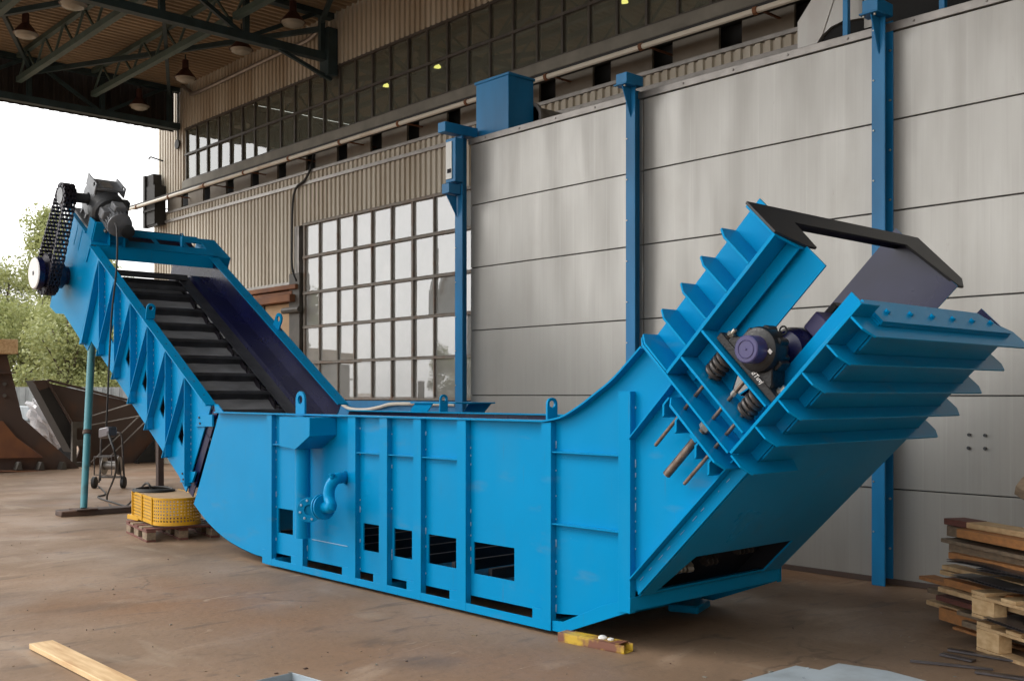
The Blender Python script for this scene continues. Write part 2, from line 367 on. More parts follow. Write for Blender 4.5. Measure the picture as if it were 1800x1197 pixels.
c.build('lower_cladding', clad_m, hall, smooth=False, fix=False)
c = MB(); c.box(XC, XR, YB-.075, YB-.042, wz['rail']-.03, wz['rail']+.03); c.box(XC, XR, YB-.06, YB+.02, 5.752, 5.80); c.box(-17.6, -17.45, YB-.05, YB+.1, 3.7, 4.80); c.box(XC, -17.62, YB-.07, YB-.04, 3.70, 3.76)
c.build('cladding_trim', trim_m, hall)
c = MB()
for q in range(2):
    x0, x1 = (-22.36, 7.56)
c.box(-22.36, XR, YB-.09, YB+.25, 6.20, 6.37)
c.build('window_sill', sill_m, hall, bevel=.01)
# upper window band: frame and glass
XS = [-22.30+.515*i for i in range(int((XR+22.3)/.515)+1)]
wf = MB()
for i, x in enumerate(XS): wf.box(x-.02, x+.02, YB-.02, YB+.06, 6.372, 7.558)
for z in (6.39, 6.97, 7.54): wf.box(-22.36, XR, YB-.028, YB+.066, z-.022, z+.022 if z < 7.5 else 7.575)
win = wf.build('window', mull_m, hall); win['label'] = 'upper band of dusty two-row windows'
gl = MB()
for i in range(len(XS)-1):
    for (z0, z1) in ((6.40, 6.96), (6.98, 7.53)):
        t = random.uniform(-.006, .006); s_ = random.uniform(-.006, .006)
        gl.quad((XS[i], YB+.02+t, z0+0), (XS[i+1], YB+.02-t, z0), (XS[i+1], YB+.02-t+s_, z1), (XS[i], YB+.02+t+s_, z1))
gl.build('pane', glass_hi, win, smooth=False, fix=False)
# crumpled film seen inside the right panes
# recess band with pilasters
rc = MB(); rc.box(XC, XR, YB+.32, YB+.40, 5.75, 6.2); rc.build('recess_back', pil_m, hall)
x = XC+.3
while x < XR:
    pl_ = MB(); pl_.box(x+.30, x+1.02, YB+.03, YB+.07, 5.805, 6.198); x += 1.06; pl_.build('recess_panel', recess_m, hall)
tr = MB(); tr.box(XC-.65, XR, YB-.40, YB-.20, 6.007, 6.06); tr.build('cable_tray', pil_m, hall)
tr = MB(); tr.tube([(XC-.75, YB-.45, 5.965), (-16, YB-.45, 5.965), (XR, YB-.45, 5.965)], .036, 8)
cn = tr.build('conduit', white_pipe, hall)
X_ = XC
while X_ < XR:
    fl = MB(); fl.cyl((X_, YB-.45, 5.965), (X_+.05, YB-.45, 5.965), .05, 8); fl.box(X_+.01, X_+.04, YB-.47, YB+.30, 5.985, 6.005); X_ += 1.7; fl.build('conduit_clamp', rust_or, hall)
# corner steelwork left of the hall
cw = MB()
def cwp(u, v): return onY(u, v, YB-.3)
(xa_, za_), (xb2, zb2), (xc_, zc_) = cwp(255, 402), cwp(263, 308), cwp(273, 325)
cw.box(xa_, xa_+.10, YB-.35, YB-.25, za_, zb2); cw.box(xa_+.12, xc_, YB-.32, YB-.05, za_+.05, zc_); cw.box(xa_+.1, xb2+.2, YB-.3, YB-.1, zc_, zb2)
cw.box(xa_, xc_+.1, YB-.30, YB-.24, za_, za_+.05); cw.box(xa_, xc_+.1, YB-.36, YB-.33, za_+.35, za_+.40)
cw.build('bracket_post', pil_m, hall)
lp = MB(); lp.tube([(-23.4, YB-.06, 7.0), (-23.4, YB-.35, 7.05), (-23.4, YB-.4, 7.0)], .02, 6); lp.cyl((-22.62, YB-.06, 7.25), (-22.62, YB-.09, 7.25), .11, 10)
lp.cyl((-22.62, YB-.06, 7.2), (-22.62, YB-.06, 8.4), .018, 6); lp.build('wall_fitting', pil_m, hall)
cp = MB(); cp.tube(spline([(-22.3, YB-.1, 8.5), (-21.9, YB-.1, 8.28), (-21.5, YB-.1, 8.2), (-18, YB-.1, 8.22), (-16.9, YB-.1, 8.24), (-16.4, YB-.1, 8.5)], 4), .045, 8)
cp.build('roof_conduit', trim_m, hall)
hc = MB(); hc.tube(spline([(-17.0, YB+.0, 6.1), (-17.0, YB-.08, 5.8), (-17.15, YB-.1, 5.62), (-17.55, YB-.1, 5.4), (-17.62, YB-.1, 4.4), (-17.6, YB-.1, 4.0), (-17.45, YB-.1, 3.75)], 5), .022, 6); hc.build('wall_cable', rubber, hall)
# big lower window (a glazed sliding door) with blue base
WX = [-17.30, -16.78, -16.17, -15.64, -15.10, -14.52, -13.93, -13.36, -12.78, -12.2, -11.6, -11.0]
WZ = [1.52, 2.19, 2.86, 3.50, 4.18, 4.80]
wf = MB()
for i, x in enumerate(WX):
    w = .024 if i in (0, 6) else .014
    wf.box(x-w, x+w, YB-.03, YB+.05, 1.50, 4.80)
for j, z in enumerate(WZ): wf.box(-17.33, -11, YB-.045, YB+.055, z-.016, z+.016); wf.box(-17.33, -11, YB-.04, YB+.05, z+.022, z+.034)
dw = wf.build('glazed_door', mull_rust, hall); dw['label'] = 'tall glazed door of pale panes in rusty frames'
gl = MB()
for i in range(len(WX)-1):
    for j in range(5):
        t = random.uniform(-.004, .004); s_ = random.uniform(-.004, .004)
        gl.quad((WX[i], YB+.01+t, WZ[j]), (WX[i+1], YB+.01-t, WZ[j]), (WX[i+1], YB+.01-t+s_, WZ[j+1]), (WX[i], YB+.01+t+s_, WZ[j+1]))
gl.build('pane', glass_lo, dw, smooth=False, fix=False)
b_ = MB(); b_.box(-17.33, -8, YB-.05, YB+.05, .05, 1.49); b_.build('door_base_panel', blue_dirty, hall)
p_ = MB(); p_.tube(spline([(*onY(590, 707, YB-.1)[:1], YB-.1, 1.52), (onY(612, 717, YB-.1)[0], YB-.1, onY(612, 717, YB-.1)[1]), (onY(640, 720, YB-.1)[0], YB-.1, onY(640, 720, YB-.1)[1]),
    (onY(665, 716, YB-.1)[0], YB-.1, onY(665, 716, YB-.1)[1]), (onY(690, 710, YB-.1)[0], YB-.1, onY(690, 710, YB-.1)[1]), (onY(740, 710, YB-.1)[0], YB-.1, onY(740, 710, YB-.1)[1]), (onY(800, 711, YB-.1)[0], YB-.1, onY(800, 711, YB-.1)[1])], 5), .03, 8)
p_.build('base_pipe', white_pipe, hall)
# rusty track and wooden leaf left of the door
d_ = MB(); d_.box(-19.9, -17.4, YB-.16, YB+.0, 3.60, 3.69); d_.box(-18.9, -17.5, YB-.22, YB-.05, 3.36, 3.50); d_.box(-19.4, -17.6, YB-.12, YB, 3.42, 3.58)
d_.build('door_track', rust_or, hall, bevel=.01)
d_ = MB(); d_.box(-18.72, -17.75, YB-.04, YB+.03, 0, 3.35); d_.build('door_leaf', tan_board, hall)
d_ = MB(); d_.box(-19.25, -18.75, YB-.06, YB+.04, 0, 3.42); d_.box(-17.72, -17.35, YB-.10, YB+.06, 0, 3.9)
for z in (1.9, 3.2): d_.cyl((-17.85, YB-.15, z), (-17.25, YB-.15, z), .06, 8)
d_.build('door_post', mull_m, hall)
# interior and lit lamps
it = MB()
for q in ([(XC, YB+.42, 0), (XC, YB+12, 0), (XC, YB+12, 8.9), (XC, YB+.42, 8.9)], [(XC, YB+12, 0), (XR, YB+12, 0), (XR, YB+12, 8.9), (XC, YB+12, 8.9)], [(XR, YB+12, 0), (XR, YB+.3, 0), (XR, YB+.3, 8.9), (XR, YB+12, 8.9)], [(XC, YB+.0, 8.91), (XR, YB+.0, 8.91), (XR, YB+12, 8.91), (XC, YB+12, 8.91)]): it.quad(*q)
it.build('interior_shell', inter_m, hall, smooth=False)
for k in range(9):
    pass
ps = MB()
for x in (-16.2, -14.6, -12.9, -11.4): ps.box(x-.12, x+.12, YB+3.5, YB+3.8, 0, 5.6); 
for z in (2.4, 3.6): ps.box(-18, -10.5, YB+3.5, YB+3.6, z, z+.12)
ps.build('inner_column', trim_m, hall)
lm_ = bpy.data.materials.new('lit_lamp'); lm_.use_nodes = True
_b = lm_.node_tree.nodes['Principled BSDF']; _b.inputs['Emission Color'].default_value = (1, .92, .25, 1); _b.inputs['Emission Strength'].default_value = 1.2
for (u, v) in ((679, 154), (769, 121), (1097, 7), (477, 231)):
    q = onpl(u, v, (0, YB+3.4, 0), (0, 1, 0)); m_ = MB(); m_.lathe(q+V(0, 0, .1), (0, 0, -1), [(0, .02), (.04, .06), (.08, .08), (.10, .0)], 10)
    m_.build('hall_lamp', lm_, hall)

wg = MB()  # out-of-view wall, added to block light from the right
for k in range(2): pass
n_ = 96; p_ = 25.0/n_; prof = []
for i in range(n_):
    a_ = -14.4+i*p_; prof += [(a_, 0), (a_+.05, -.04), (a_+.15, -.04), (a_+.2, 0)]
b = wg.add([(7+d, a_, 0) for a_, d in prof]+[(7+d, a_, 9.0) for a_, d in prof]); N = len(prof)
for i in range(N-1): wg.face([b+i, b+i+1, b+N+i+1, b+N+i])
wg.box(7.05, 20, -14.4, YB+12, 0, 9.0)
wg.build('added_shade_wing', clad_m, hall, smooth=False)
# ------------------------------------------------------------------ canopy
can = thing('canopy_roof', 'open canopy roof on green steel trusses above the yard', 'canopy', (-9, 4, 0))
XF, CY0, CX1 = -22.74, 1.5, 6.9
dk = MB()
n = int((CX1-XF-.02)/.17); prof = []
for i in range(n):
    a = XF+.04+i*.17; prof += [(a, 8.5), (a+.06, 8.5), (a+.085, 8.55), (a+.145, 8.55)]
b = dk.add([(a, CY0, z) for a, z in prof]+[(a, YB-.05, z) for a, z in prof]); N = len(prof)
for i in range(N-1): dk.face([b+i, b+i+1, b+N+i+1, b+N+i])
dk.quad((XF+.04, CY0, 8.62), (CX1, CY0, 8.62), (CX1, YB-.05, 8.62), (XF+.04, YB-.05, 8.62))
dk.build('roof_deck', deck_m, can, smooth=False, fix=False)
fa = MB()
n = int((YB-CY0)/.2)
prof = []
for i in range(n):
    a = CY0+i*(YB-CY0-.01)/n; p = (YB-CY0-.01)/n; prof += [(a, 0), (a+.02, .03), (a+p*.5, .03), (a+p*.5+.02, 0)]
b = fa.add([(XF-.02-d, a, 7.55) for a, d in prof]+[(XF-.02-d, a, 8.7) for a, d in prof]); N = len(prof)
for i in range(N-1): fa.face([b+i, b+i+1, b+N+i+1, b+N+i])
fa.build('fascia', fascia_m, can, smooth=False, fix=False)
# girders across (along Y) and light purlin struts (along X)
def girder(X, zb, zt, name, m):
    t = MB(); w = .16
    t.box(X-w/2, X+w/2, CY0, YB-.08, zb-.07, zb+.07); t.box(X-w/2, X+w/2, CY0, YB-.08, zt-.1, zt-.0)
    ys = [CY0+.1+1.5*i for i in range(int((YB-CY0)/1.5)+1)]
    ys = [YB-.3-1.5*i for i in range(6)]
    for k, y in enumerate(ys):
        t.bar((X, y, zb), (X, y, zt), .09, .09, (0, 1, 0))
        if k+1 < len(ys):
            a, c_ = ((X, y, zb), (X, ys[k+1], zt)) if k % 2 else ((X, y, zt), (X, ys[k+1], zb))
            t.bar(a, c_, .07, .07, (1, 0, 0))
    return t.build(name, m, can)
girder(XF+.2, 7.62, 8.49, 'edge_girder', truss_m)
for X in (-16.26, -9.8, -3.3, 3.2): girder(X, 7.68, 8.49, 'girder', truss_m)
for y in (8.55, 7.05, 5.55, 4.05, 2.55):
    t = MB(); Xs = [XF+.25, -16.26, -9.8, -3.3, 3.2]
    for a, b2 in zip(Xs, Xs[1:]):
        t.bar((a+.1, y, 7.95), (b2-.1, y, 7.95), .11, .11)
        nn = 6
        for k in range(nn):
            x0 = a+.1+(b2-a-.2)*k/nn; x1 = a+.1+(b2-a-.2)*(k+1)/nn; xm = (x0+x1)/2
            t.bar((x0, y, 7.95), (xm, y, 8.44), .035, .035); t.bar((xm, y, 8.44), (x1, y, 7.95), .035, .035)
        t.bar((a+.1, y, 8.44), (b2-.1, y, 8.44), .09, .09)
    t.build('lattice_purlin', truss_l, can)
t = MB()
for a, b2 in zip([XF+.2, -16.26, -9.8, -3.3], [-16.26, -9.8, -3.3, 3.2]):
    for y in (9.3, 6.3, 3.6):
        t.bar((a, y+1, 8.3), (b2, y-2, 8.3), .07, .09); t.bar((a, y-2, 8.18), (b2, y+1, 8.18), .07, .09)
t.build('roof_bracing', truss_m, can)
t = MB()
for X in (-16.26, -9.8):
    t.box(X-.14, X+.14, YB-.25, YB-.05, 7.35, 8.2); t.bar((X, YB-.1, 7.3), (X-.0, YB-1.4, 7.7), .06, .06)
t.build('wall_bracket', truss_m, can)
t = MB()
for X in (XF+.2, -9.8, 3.2): t.box(X-.15, X+.15, CY0, CY0+.3, 0, 8.4)
t.build('column', truss_m, can)
# pendant lamps
lampN = 0
def pendant(p, label):
    o = thing('pendant_lamp', label, 'lamp', p, 'pendant lamps under the canopy'); x, y, z = p
    m_ = MB(); m_.lathe((x, y, z+.16), (0, 0, -1), [(-.22, .02), (-.2, .06), (-.02, .065), (.0, .09), (.10, .17), (.16, .22), (.16, .20)], 18); m_.build('lamp_shade', lampm, o)
    m_ = MB(); m_.lathe((x, y, z), (0, 0, -1), [(0, .20), (.05, .17), (.085, .09), (.095, 0)], 18); m_.build('lamp_lens', lampg, o)
    m_ = MB(); m_.cyl((x, y, z+.35), (x, y, 8.49), .014, 6); m_.build('rod', truss_m, o)
    return o
LL = ['pendant lamp at the far left under the canopy, near its outer edge', 'pendant lamp cut by the top of the picture, left of the main girder',
      'lowest pendant lamp hanging in front of the dark edge girder', 'pendant lamp next to the hall corner above the window band',
      'pendant lamp near the wall, between hall corner and girder bracket', 'pendant lamp hanging beyond the roof girder beside its wall bracket']
lamp0 = None
for (u, v, Y, z), lb in zip([(45, 60, 6.3, 8.0), (128, 8, 6.3, 8.0), (245, 187, 9.45, 7.78), (326, 138, 9.45, 7.95), (424, 88, 9.45, 7.95), (515, 40, 9.45, 7.95)], LL):
    q = onY(u, v, Y)
    if lamp0 is None: lamp0 = pendant((q[0], Y, q[1]), lb)
    else: dup(lamp0, (q[0], Y, q[1]), label=lb)

# ------------------------------------------------------------------ panel wall with blue columns
YW = 8.38
pw = thing('panel_wall', 'freestanding wall of long grey panels between blue steel columns', 'wall', (-4, YW, 0))
WX0, WX1 = -9.86, 4.0
zs = [.015, .80, 1.588, 2.38, 3.148, 3.915, 4.66]
for i in range(6):
    for (x0, x1) in ((WX0, -7.10), (-7.092, -4.37), (-4.362, -1.6), (-1.592, WX1)):
        m_ = MB(); m_.box(x0+.003, x1-.003, YW+.002, YW+.12, zs[i]+.0045, zs[i+1]-.0045)
        o = m_.build('panel', panel_m, pw, bevel=.004)
m_ = MB(); m_.box(WX0, WX1, YW+.03, YW+.10, .0, 4.67); m_.build('panel_core', gear_dark, pw)
m_ = MB(); m_.box(WX0+.01, WX1, YW-.028, YW+.001, .002, .045); m_.build('base_strip', rust, pw)
m_ = MB(); m_.box(WX0-.02, WX1, YW-.02, YW+.14, 4.662, 4.735); 
X_ = WX0+.3
while X_ < WX1: m_.bolt((X_, YW-.02, 4.70), (0, -1, 0), .012, .01); X_ += .6
m_.build('cap_trim', trim_m, pw, bevel=.004)
m_ = MB()
for (u, v) in ((1704, 764), (1732, 765), (1703, 787), (1732, 788)):
    q = onY(u, v, YW); m_.bolt((q[0], YW, q[1]), (0, -1, 0), .014, .014)
m_.build('panel_bolt', gear_dark, pw)
for xa, xb, xc in ((-9.955, -9.815, -9.925), (-7.187, -7.062, -7.14), (-4.455, -4.335, -4.345)):
    w = xb-xa; top = 4.75
    m_ = MB(); m_.box(xa, xb, YW-.17, YW-.155, .0, top); m_.box(xa+w*.22, xa+w*.30, YW-.155, YW-.016, 0, top); m_.box(xc-.15, xc, YW-.016, YW-.002, 0, top)
    z = .3
    while z < 4.6: m_.bolt((xc-.022, YW-.017, z), (0, -1, 0), .012, .01, 1); m_.bolt((xa+.02, YW-.171, z+.15), (0, -1, 0), .009, .008, 1); z += .42
    colm = m_.build('column', [blue_dirty, zinc], pw, bevel=.003)
    if xa < -9:
        m_ = MB(); m_.box(xa-.02, xb+.03, YW-.30, YW-.175, 4.17, 4.70); m_.build('switch_box', blue_dirty, colm, bevel=.006)
        m_ = MB(); m_.box(xa+.0, xa+.11, YW-.312, YW-.3005, 4.21, 4.66)
        m_.build('cover_plate', panel_m, colm)
        m_ = MB(); m_.box(xa+.03, xa+.10, YW-.316, YW-.3125, 4.28, 4.33); m_.build('slot', black_hole, colm)
        m_ = MB(); m_.box(xa-.02, xb-.02, YW-.42, YW+.1, 4.76, 4.88); m_.box(xa-.02, xb-.02, YW-.36, YW-.175, 4.03, 4.15); m_.poly([(xa+.04, YW-.35, 4.02), (xa+.04, YW-.18, 4.02), (xa+.04, YW-.18, 3.76)], (.012, 0, 0))
        m_.build('bracket', blue_dirty, colm, bevel=.004)
    else:
        m_ = MB(); m_.box(xa-.01, xb+.01, YW-.31, YW-.05, 4.765, 4.87); m_.box(xa-.03, xb+.02, YW-.33, YW-.172, 4.748, 4.764)
        m_.poly([(xa+w*.5, YW-.31, 4.745), (xa+w*.5, YW-.172, 4.745), (xa+w*.5, YW-.172, 4.44)], (.014, 0, 0)); m_.bolt((xa+.0, YW-.3, 4.748), (0, 0, -1), .012, .02, 1); m_.bolt((xa+.1, YW-.3, 4.748), (0, 0, -1), .012, .02, 1)
        m_.build('bracket', [blue_dirty, zinc], colm, bevel=.004)
# duct box on top of the wall, its pipe, and the ductwork at right
dbx = thing('duct_box', 'blue rectangular duct box rising above the panel wall', 'duct', (-9.6, 8.7, 4.74))
m_ = MB(); m_.box(-9.93, -9.33, 8.53, 8.95, 4.74, 5.47); m_.box(-9.95, -9.31, 8.515, 8.965, 5.44, 5.475); m_.build('box_body', blue_dirty, dbx, bevel=.006)
m_ = MB(); m_.cyl((-9.4, 8.952, 5.0), (-9.4, YB-.06, 5.0), .16, 20); m_.cyl((-9.4, 8.952, 5.0), (-9.4, 8.99, 5.0), .2, 20); m_.build('pipe', trim_m, dbx)
gd = thing('ventilation_duct', 'galvanised ventilation duct with dark mouth behind top of panel wall', 'duct', (-5, 9.2, 4.74))
def w8(u, v, Y): q = onY(u, v, Y); return (q[0], Y, q[1])
m_ = MB(); m_.poly([w8(1402, 88, 8.75), w8(1402, 40, 8.75), w8(1445, -30, 8.75), w8(1475, -30, 8.75), w8(1446, 60, 8.75), w8(1430, 86, 8.75)], (0, .9, 0))
m_.build('duct_elbow', galv, gd)
m_ = MB(); arc = [w8(1446, 62, 8.76), w8(1460, 48, 8.76), w8(1480, 38, 8.76), w8(1516, 32, 8.76), w8(1516, -30, 8.76), w8(1452, -30, 8.76), w8(1446, 0, 8.76)]
m_.poly(arc, (0, .85, 0)); m_.box(w8(1516, 0, 8.75)[0]+.005, w8(1535, 0, 8.75)[0], 8.77, 9.6, 4.9, 5.6); m_.build('duct_panel', panel_m, gd)
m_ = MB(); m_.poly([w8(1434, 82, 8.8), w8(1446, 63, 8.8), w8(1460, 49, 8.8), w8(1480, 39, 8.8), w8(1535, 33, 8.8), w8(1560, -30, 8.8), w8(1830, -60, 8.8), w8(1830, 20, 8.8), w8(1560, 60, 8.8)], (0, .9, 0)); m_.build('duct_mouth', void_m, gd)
bf = thing('blue_pipe_frame', 'blue square tube frame standing on top of panel wall at right', 'frame', (-4.5, 8.6, 4.74))
m_ = MB()
xa = w8(1483, 40, 8.6)[0]; xb_ = w8(1652, 20, 8.6)[0]
for xx in (xa, xb_, xb_+1.0): m_.box(xx, xx+.05, 8.58, 8.63, 4.74, 5.9)
m_.box(xa+.05, xb_, 8.583, 8.627, 4.745, 4.80); m_.box(xb_+.05, xb_+1.0, 8.583, 8.627, 4.745, 4.8); m_.build('square_tube', blue_dirty, bf, bevel=.003)

# ================================================================== THE CONVEYOR
YP, YQ, YF, YG = 4.967, 6.526, 4.77, 6.72      # near plate, far plate, near and far ends of the tall ribs
Y0 = 4.917
MC = thing('slat_conveyor', 'large bright blue steel slat conveyor with raised left and right ends', 'conveyor', (-8, 5.7, 0))
K = .70710678
def RR(s_, n_, Y): return V((s_-n_)*K, Y, (s_+n_)*K)
def rsn(u, v, Y): q = onY(u, v, Y); return ((q[0]+q[1])*K, (q[1]-q[0])*K)
ca, sa = math.cos(R(32)), math.sin(R(32))
def LL_(t, n_, Y): return V(-10-t*ca+n_*sa, Y, t*sa+n_*ca)
def ltn(u, v, Y): q = onY(u, v, Y); X = q[0]+10; return (-X*ca+q[1]*sa, X*sa+q[1]*ca)
def pp(u, v, Y=YP): q = onY(u, v, Y); return V(q[0], Y, q[1])
def shiftY(pts, Y): return [V(p[0], Y, p[2]) for p in pts]
TZ = 1.415
# --- middle trough + right incline side plate outline
arcT = spline([(-5.03, TZ, 0), (-4.86, 1.445, 0), (-4.70, 1.515, 0), (-4.55, 1.60, 0), (-4.39, 1.70, 0), (-4.17, 1.885, 0)], 5)
arcB = spline([(-4.27, .375, 0), (-4.42, .265, 0), (-4.62, .175, 0), (-4.80, .155, 0), (-4.98, .138, 0)], 4)
arcL = spline([(-8.62, .138, 0), (-8.66, .09, 0), (-8.8, .075, 0), (-9.09, .088, 0), (-9.55, .16, 0), (-9.95, .29, 0), (-10.285, .46, 0)], 5)
def outline(Y, slot=True):
    o = [V(-9.725, Y, TZ)]+[V(p.x, Y, p.y) for p in arcT]
    o += [RR(-.48, 4.28, Y)]
    if slot: o += [RR(-.48, 3.70, Y), RR(-1.27, 3.70, Y), RR(-1.355, 3.66, Y), RR(-1.345, 3.60, Y), RR(-1.275, 3.49, Y), RR(-.48, 3.49, Y)]
    o += [RR(-.48, 3.25, Y)]+[V(p.x, Y, p.y) for p in arcB]+[V(p.x, Y, p.y) for p in arcL]
    return o
def c4(x, y): return 440+x*.3843, 680+y*.3843
holes = []
for h in ([(128, 555), (195, 562), (195, 677), (128, 665)], [(517, 622), (588, 632), (588, 758), (517, 745)], [(657, 645), (740, 658), (740, 790), (657, 772)], [(815, 672), (942, 692), (942, 830), (815, 805)], [(1022, 705), (1208, 738), (1208, 885), (1022, 855)]):
    q = [pp(*c4(*p)) for p in h]
    x0, x1 = (q[0].x+q[3].x)/2, (q[1].x+q[2].x)/2; z1 = (q[0].z+q[1].z)/2; z0 = (q[2].z+q[3].z)/2
    holes.append([V(x0, YP, z0), V(x1, YP, z0), V(x1, YP, z1), V(x0, YP, z1)])
m_ = MB(); m_.poly(outline(YP), (0, .012, 0), holes, 0, 1, 0)
sp = m_.build('side_plate', [blue, navy], MC)
m_ = MB(); m_.poly(outline(YQ-.012), (0, .012, 0), [], 1, 0, 0); m_.build('side_plate', [blue, navy], MC)
# rim flange following the top edge
top = [V(-9.72, 0, TZ), V(-8, 0, TZ), V(-6.5, 0, TZ)]+[V(p.x, 0, p.y) for p in arcT]+[RR(-1.62, 4.28, 0)]
for (ya, yb) in ((Y0-.012, YP+.05), (YQ-.05, YQ+.055)):
    m_ = MB()
    for a, b2 in zip(top, top[1:]):
        d = (b2-a).normalized(); nn = V(-d.z, 0, d.x)*.012
        m_.hexa([V(a.x, ya, a.z), V(b2.x, ya, b2.z), V(b2.x, yb, b2.z), V(a.x, yb, a.z), V(a.x, ya, a.z)+nn, V(b2.x, ya, b2.z)+nn, V(b2.x, yb, b2.z)+nn, V(a.x, yb, a.z)+nn])
    m_.build('rim_flange', blue, MC)
# belly: curved sheet under the trough, then the flat sheet under the right incline
def sheet(mb, pts, y0, y1, th, mi=0, mo=0):
    for a, b2 in zip(pts, pts[1:]):
        d = (b2-a).normalized(); nn = V(-d.z, 0, d.x)*th
        A = [V(a.x, y0, a.z), V(b2.x, y0, b2.z), V(b2.x, y1, b2.z), V(a.x, y1, a.z)]
        k = mb.add(A+[p+nn for p in A])
        mb.face([k, k+1, k+2, k+3], mo); mb.face([k+4, k+5, k+6, k+7], mi)
bot = [V(p.x, 0, p.y) for p in arcB][::1]; low = [V(-4.27, 0, .375)]+[V(p.x, 0, p.y) for p in arcB]+[V(p.x, 0, p.y) for p in arcL]
m_ = MB(); sheet(m_, low, YP+.012, YQ-.012, .012, 1, 0); m_.build('trough_floor', [blue, navy], MC)
hb = [RR(-2.735, 3.25, 5.12), RR(-2.735, 3.25, 6.30), RR(-2.40, 3.25, 6.30), RR(-2.40, 3.25, 5.22)]
m_ = MB(); m_.poly([RR(-2.752, 3.25, YP+.012), RR(-2.752, 3.25, YQ-.012), RR(-.48, 3.25, YQ-.012), RR(-.48, 3.25, YP+.012)], (-K*.012, 0, K*.012), [hb], 0, 1, 0)
m_.build('belly_plate', [blue, navy], MC)
# vertical ribs on the near side (fold: front flange + web), mirrored on the far side
ribs = [(468.8, 477.3), (520, 532), (611, 624.5), (666.7, 680.2), (726.3, 739.7), (803, 818.5), (951.3, 968.2), (1086.5, 1107.7)]
RX = []
for i, (ua, ub) in enumerate(ribs):
    x0, x1 = onY(ua, 850, Y0)[0], onY(ub, 850, Y0)[0]; RX.append((x0, x1))
    zb = .03 if i < 7 else onY(1100, 1077, Y0)[1]
    zt = TZ-.002 if i < 7 else onY(1100, 688, Y0)[1]
    for side in (0, 1):
        m_ = MB()
        ya, yb = (Y0, YP) if side == 0 else (YQ+.05, YQ)
        s_ = 1 if side == 0 else -1
        m_.box(x0, x1, ya, ya+s_*.008, zb, zt); m_.box(x1-.008, x1, ya+s_*.0085, yb, zb, zt)
        if side == 0:
            z = zb+.12                        # weld stitches on plate
            while z < zt-.1:
                L_ = random.choice((.01, .015, .03, .05)); 
                if random.random() < .55: m_.box(x1+.001, x1+.007, yb-.007, yb-.001, z, z+L_, 1)
                z += random.uniform(.05, .11)
        m_.build('rib', [blue, weld], MC, bevel=.0015)
# short horizontal stiffeners between ribs
def stiff(ia, ib, z):
    m_ = MB(); x0, x1 = RX[ia][1], RX[ib][0]
    m_.box(x0+.001, x1+.03, YP-.042, YP-.001, z, z+.008); m_.box(x0+.03, x1+.03, YP-.004, YP-.0008, z-.035, z-.030)
    m_.build('stiffener', blue, MC)
zst = onY(640, 797, YP-.04)[1]
for (a, b2) in ((2, 3), (3, 4), (4, 5)): stiff(a, b2, zst)
stiff(0, 1, zst+.02); stiff(6, 7, onY(1000, 797, YP-.04)[1]); stiff(6, 7, onY(1000, 925, YP-.04)[1])
# base frame
for (ya, yb, nm) in ((Y0, Y0+.1, 'n'), (YQ+.05, YQ-.05, 'f')):
    m_ = MB(); s_ = 1 if nm == 'n' else -1; xa, xb_ = onY(466, 990, Y0)[0], RX[6][1]
    m_.box(xa, xb_, ya+s_*.001, ya+s_*.010, .028, .088); m_.box(xa, xb_, ya+s_*.011, yb, .028, .036)
    if nm == 'n':
        # cover strip above the slots, joining the plate foot to the frame beside every rib
        for (x0, x1) in RX[:7]: m_.box(x0-.09, x0-.001, ya+.003, ya+.012, .03, .16)
    x0, z0 = RX[6][1], .03; x1, z1 = RX[7][0], .262
    m_.poly([V(RX[6][0], ya+s_*.012, .03), V(RX[6][1]+.1, ya+s_*.012, .03), V(RX[7][1], ya+s_*.012, .262), V(RX[7][1], ya+s_*.012, .345), V(RX[7][0]-.15, ya+s_*.012, .262), V(RX[6][1]+.1, ya+s_*.012, .105), V(RX[6][0], ya+s_*.012, .09)], (0, s_*.01, 0))
    m_.build('base_frame', blue, MC, bevel=.0015)
for x in (RX[0][0]+.05, RX[3][0], RX[6][0]):
    m_ = MB(); m_.box(x, x+.08, Y0+.012, YQ+.04, .028, .095); m_.build('cross_member', blue, MC)
xe = RX[7][1]
m_ = MB(); m_.box(xe-.012, xe+.003, Y0-.004, YQ, .262, .348); m_.box(xe-.09, xe-.0125, Y0+.01, YQ, .262, .270); m_.box(xe-.10, xe+.004, YQ+.001, YQ+.012, .262, .43); m_.box(xe-.10, xe-.013, Y0+.01, Y0+.07, .272, .34)
m_.build('end_beam', blue, MC, bevel=.002)
m_ = MB(); m_.obox((-4.93, 6.1, .0), (.22, .08, 0), (-.1, .28, 0), (0, 0, .055)); m_.build('foot', blue, MC, bevel=.01)
# ---- lower flange angle along the right incline
m_ = MB(); m_.poly([RR(-2.74, 3.252, YP-.012), RR(-.49, 3.252, YP-.012), RR(-.49, 3.335, YP-.012), RR(-2.69, 3.335, YP-.012)], (0, .0115, 0))
m_.poly([RR(-2.69, 3.336, YP-.07), RR(-1.52, 3.336, YP-.07), RR(-1.52, 3.336, YP-.001), RR(-2.69, 3.336, YP-.001)], (-K*.01, 0, K*.01)); 
m_.poly([RR(-2.08, 3.95, YP-.07), RR(-1.52, 3.95, YP-.07), RR(-1.52, 3.95, YP-.001), RR(-2.08, 3.95, YP-.001)], (-K*.01, 0, K*.01))
s_ = -2.66
while s_ < -1.6: 
    L_ = random.uniform(.012, .05); a = RR(s_, 3.305, YP-.0155); m_.obox(a, RR(s_+L_, 3.305, YP-.0155)-a, (0, .003, 0), V(-K*.003, 0, K*.003), 1); s_ += random.uniform(.08, .18)
m_.build('edge_angle', [blue, weld], MC, bevel=.0015)
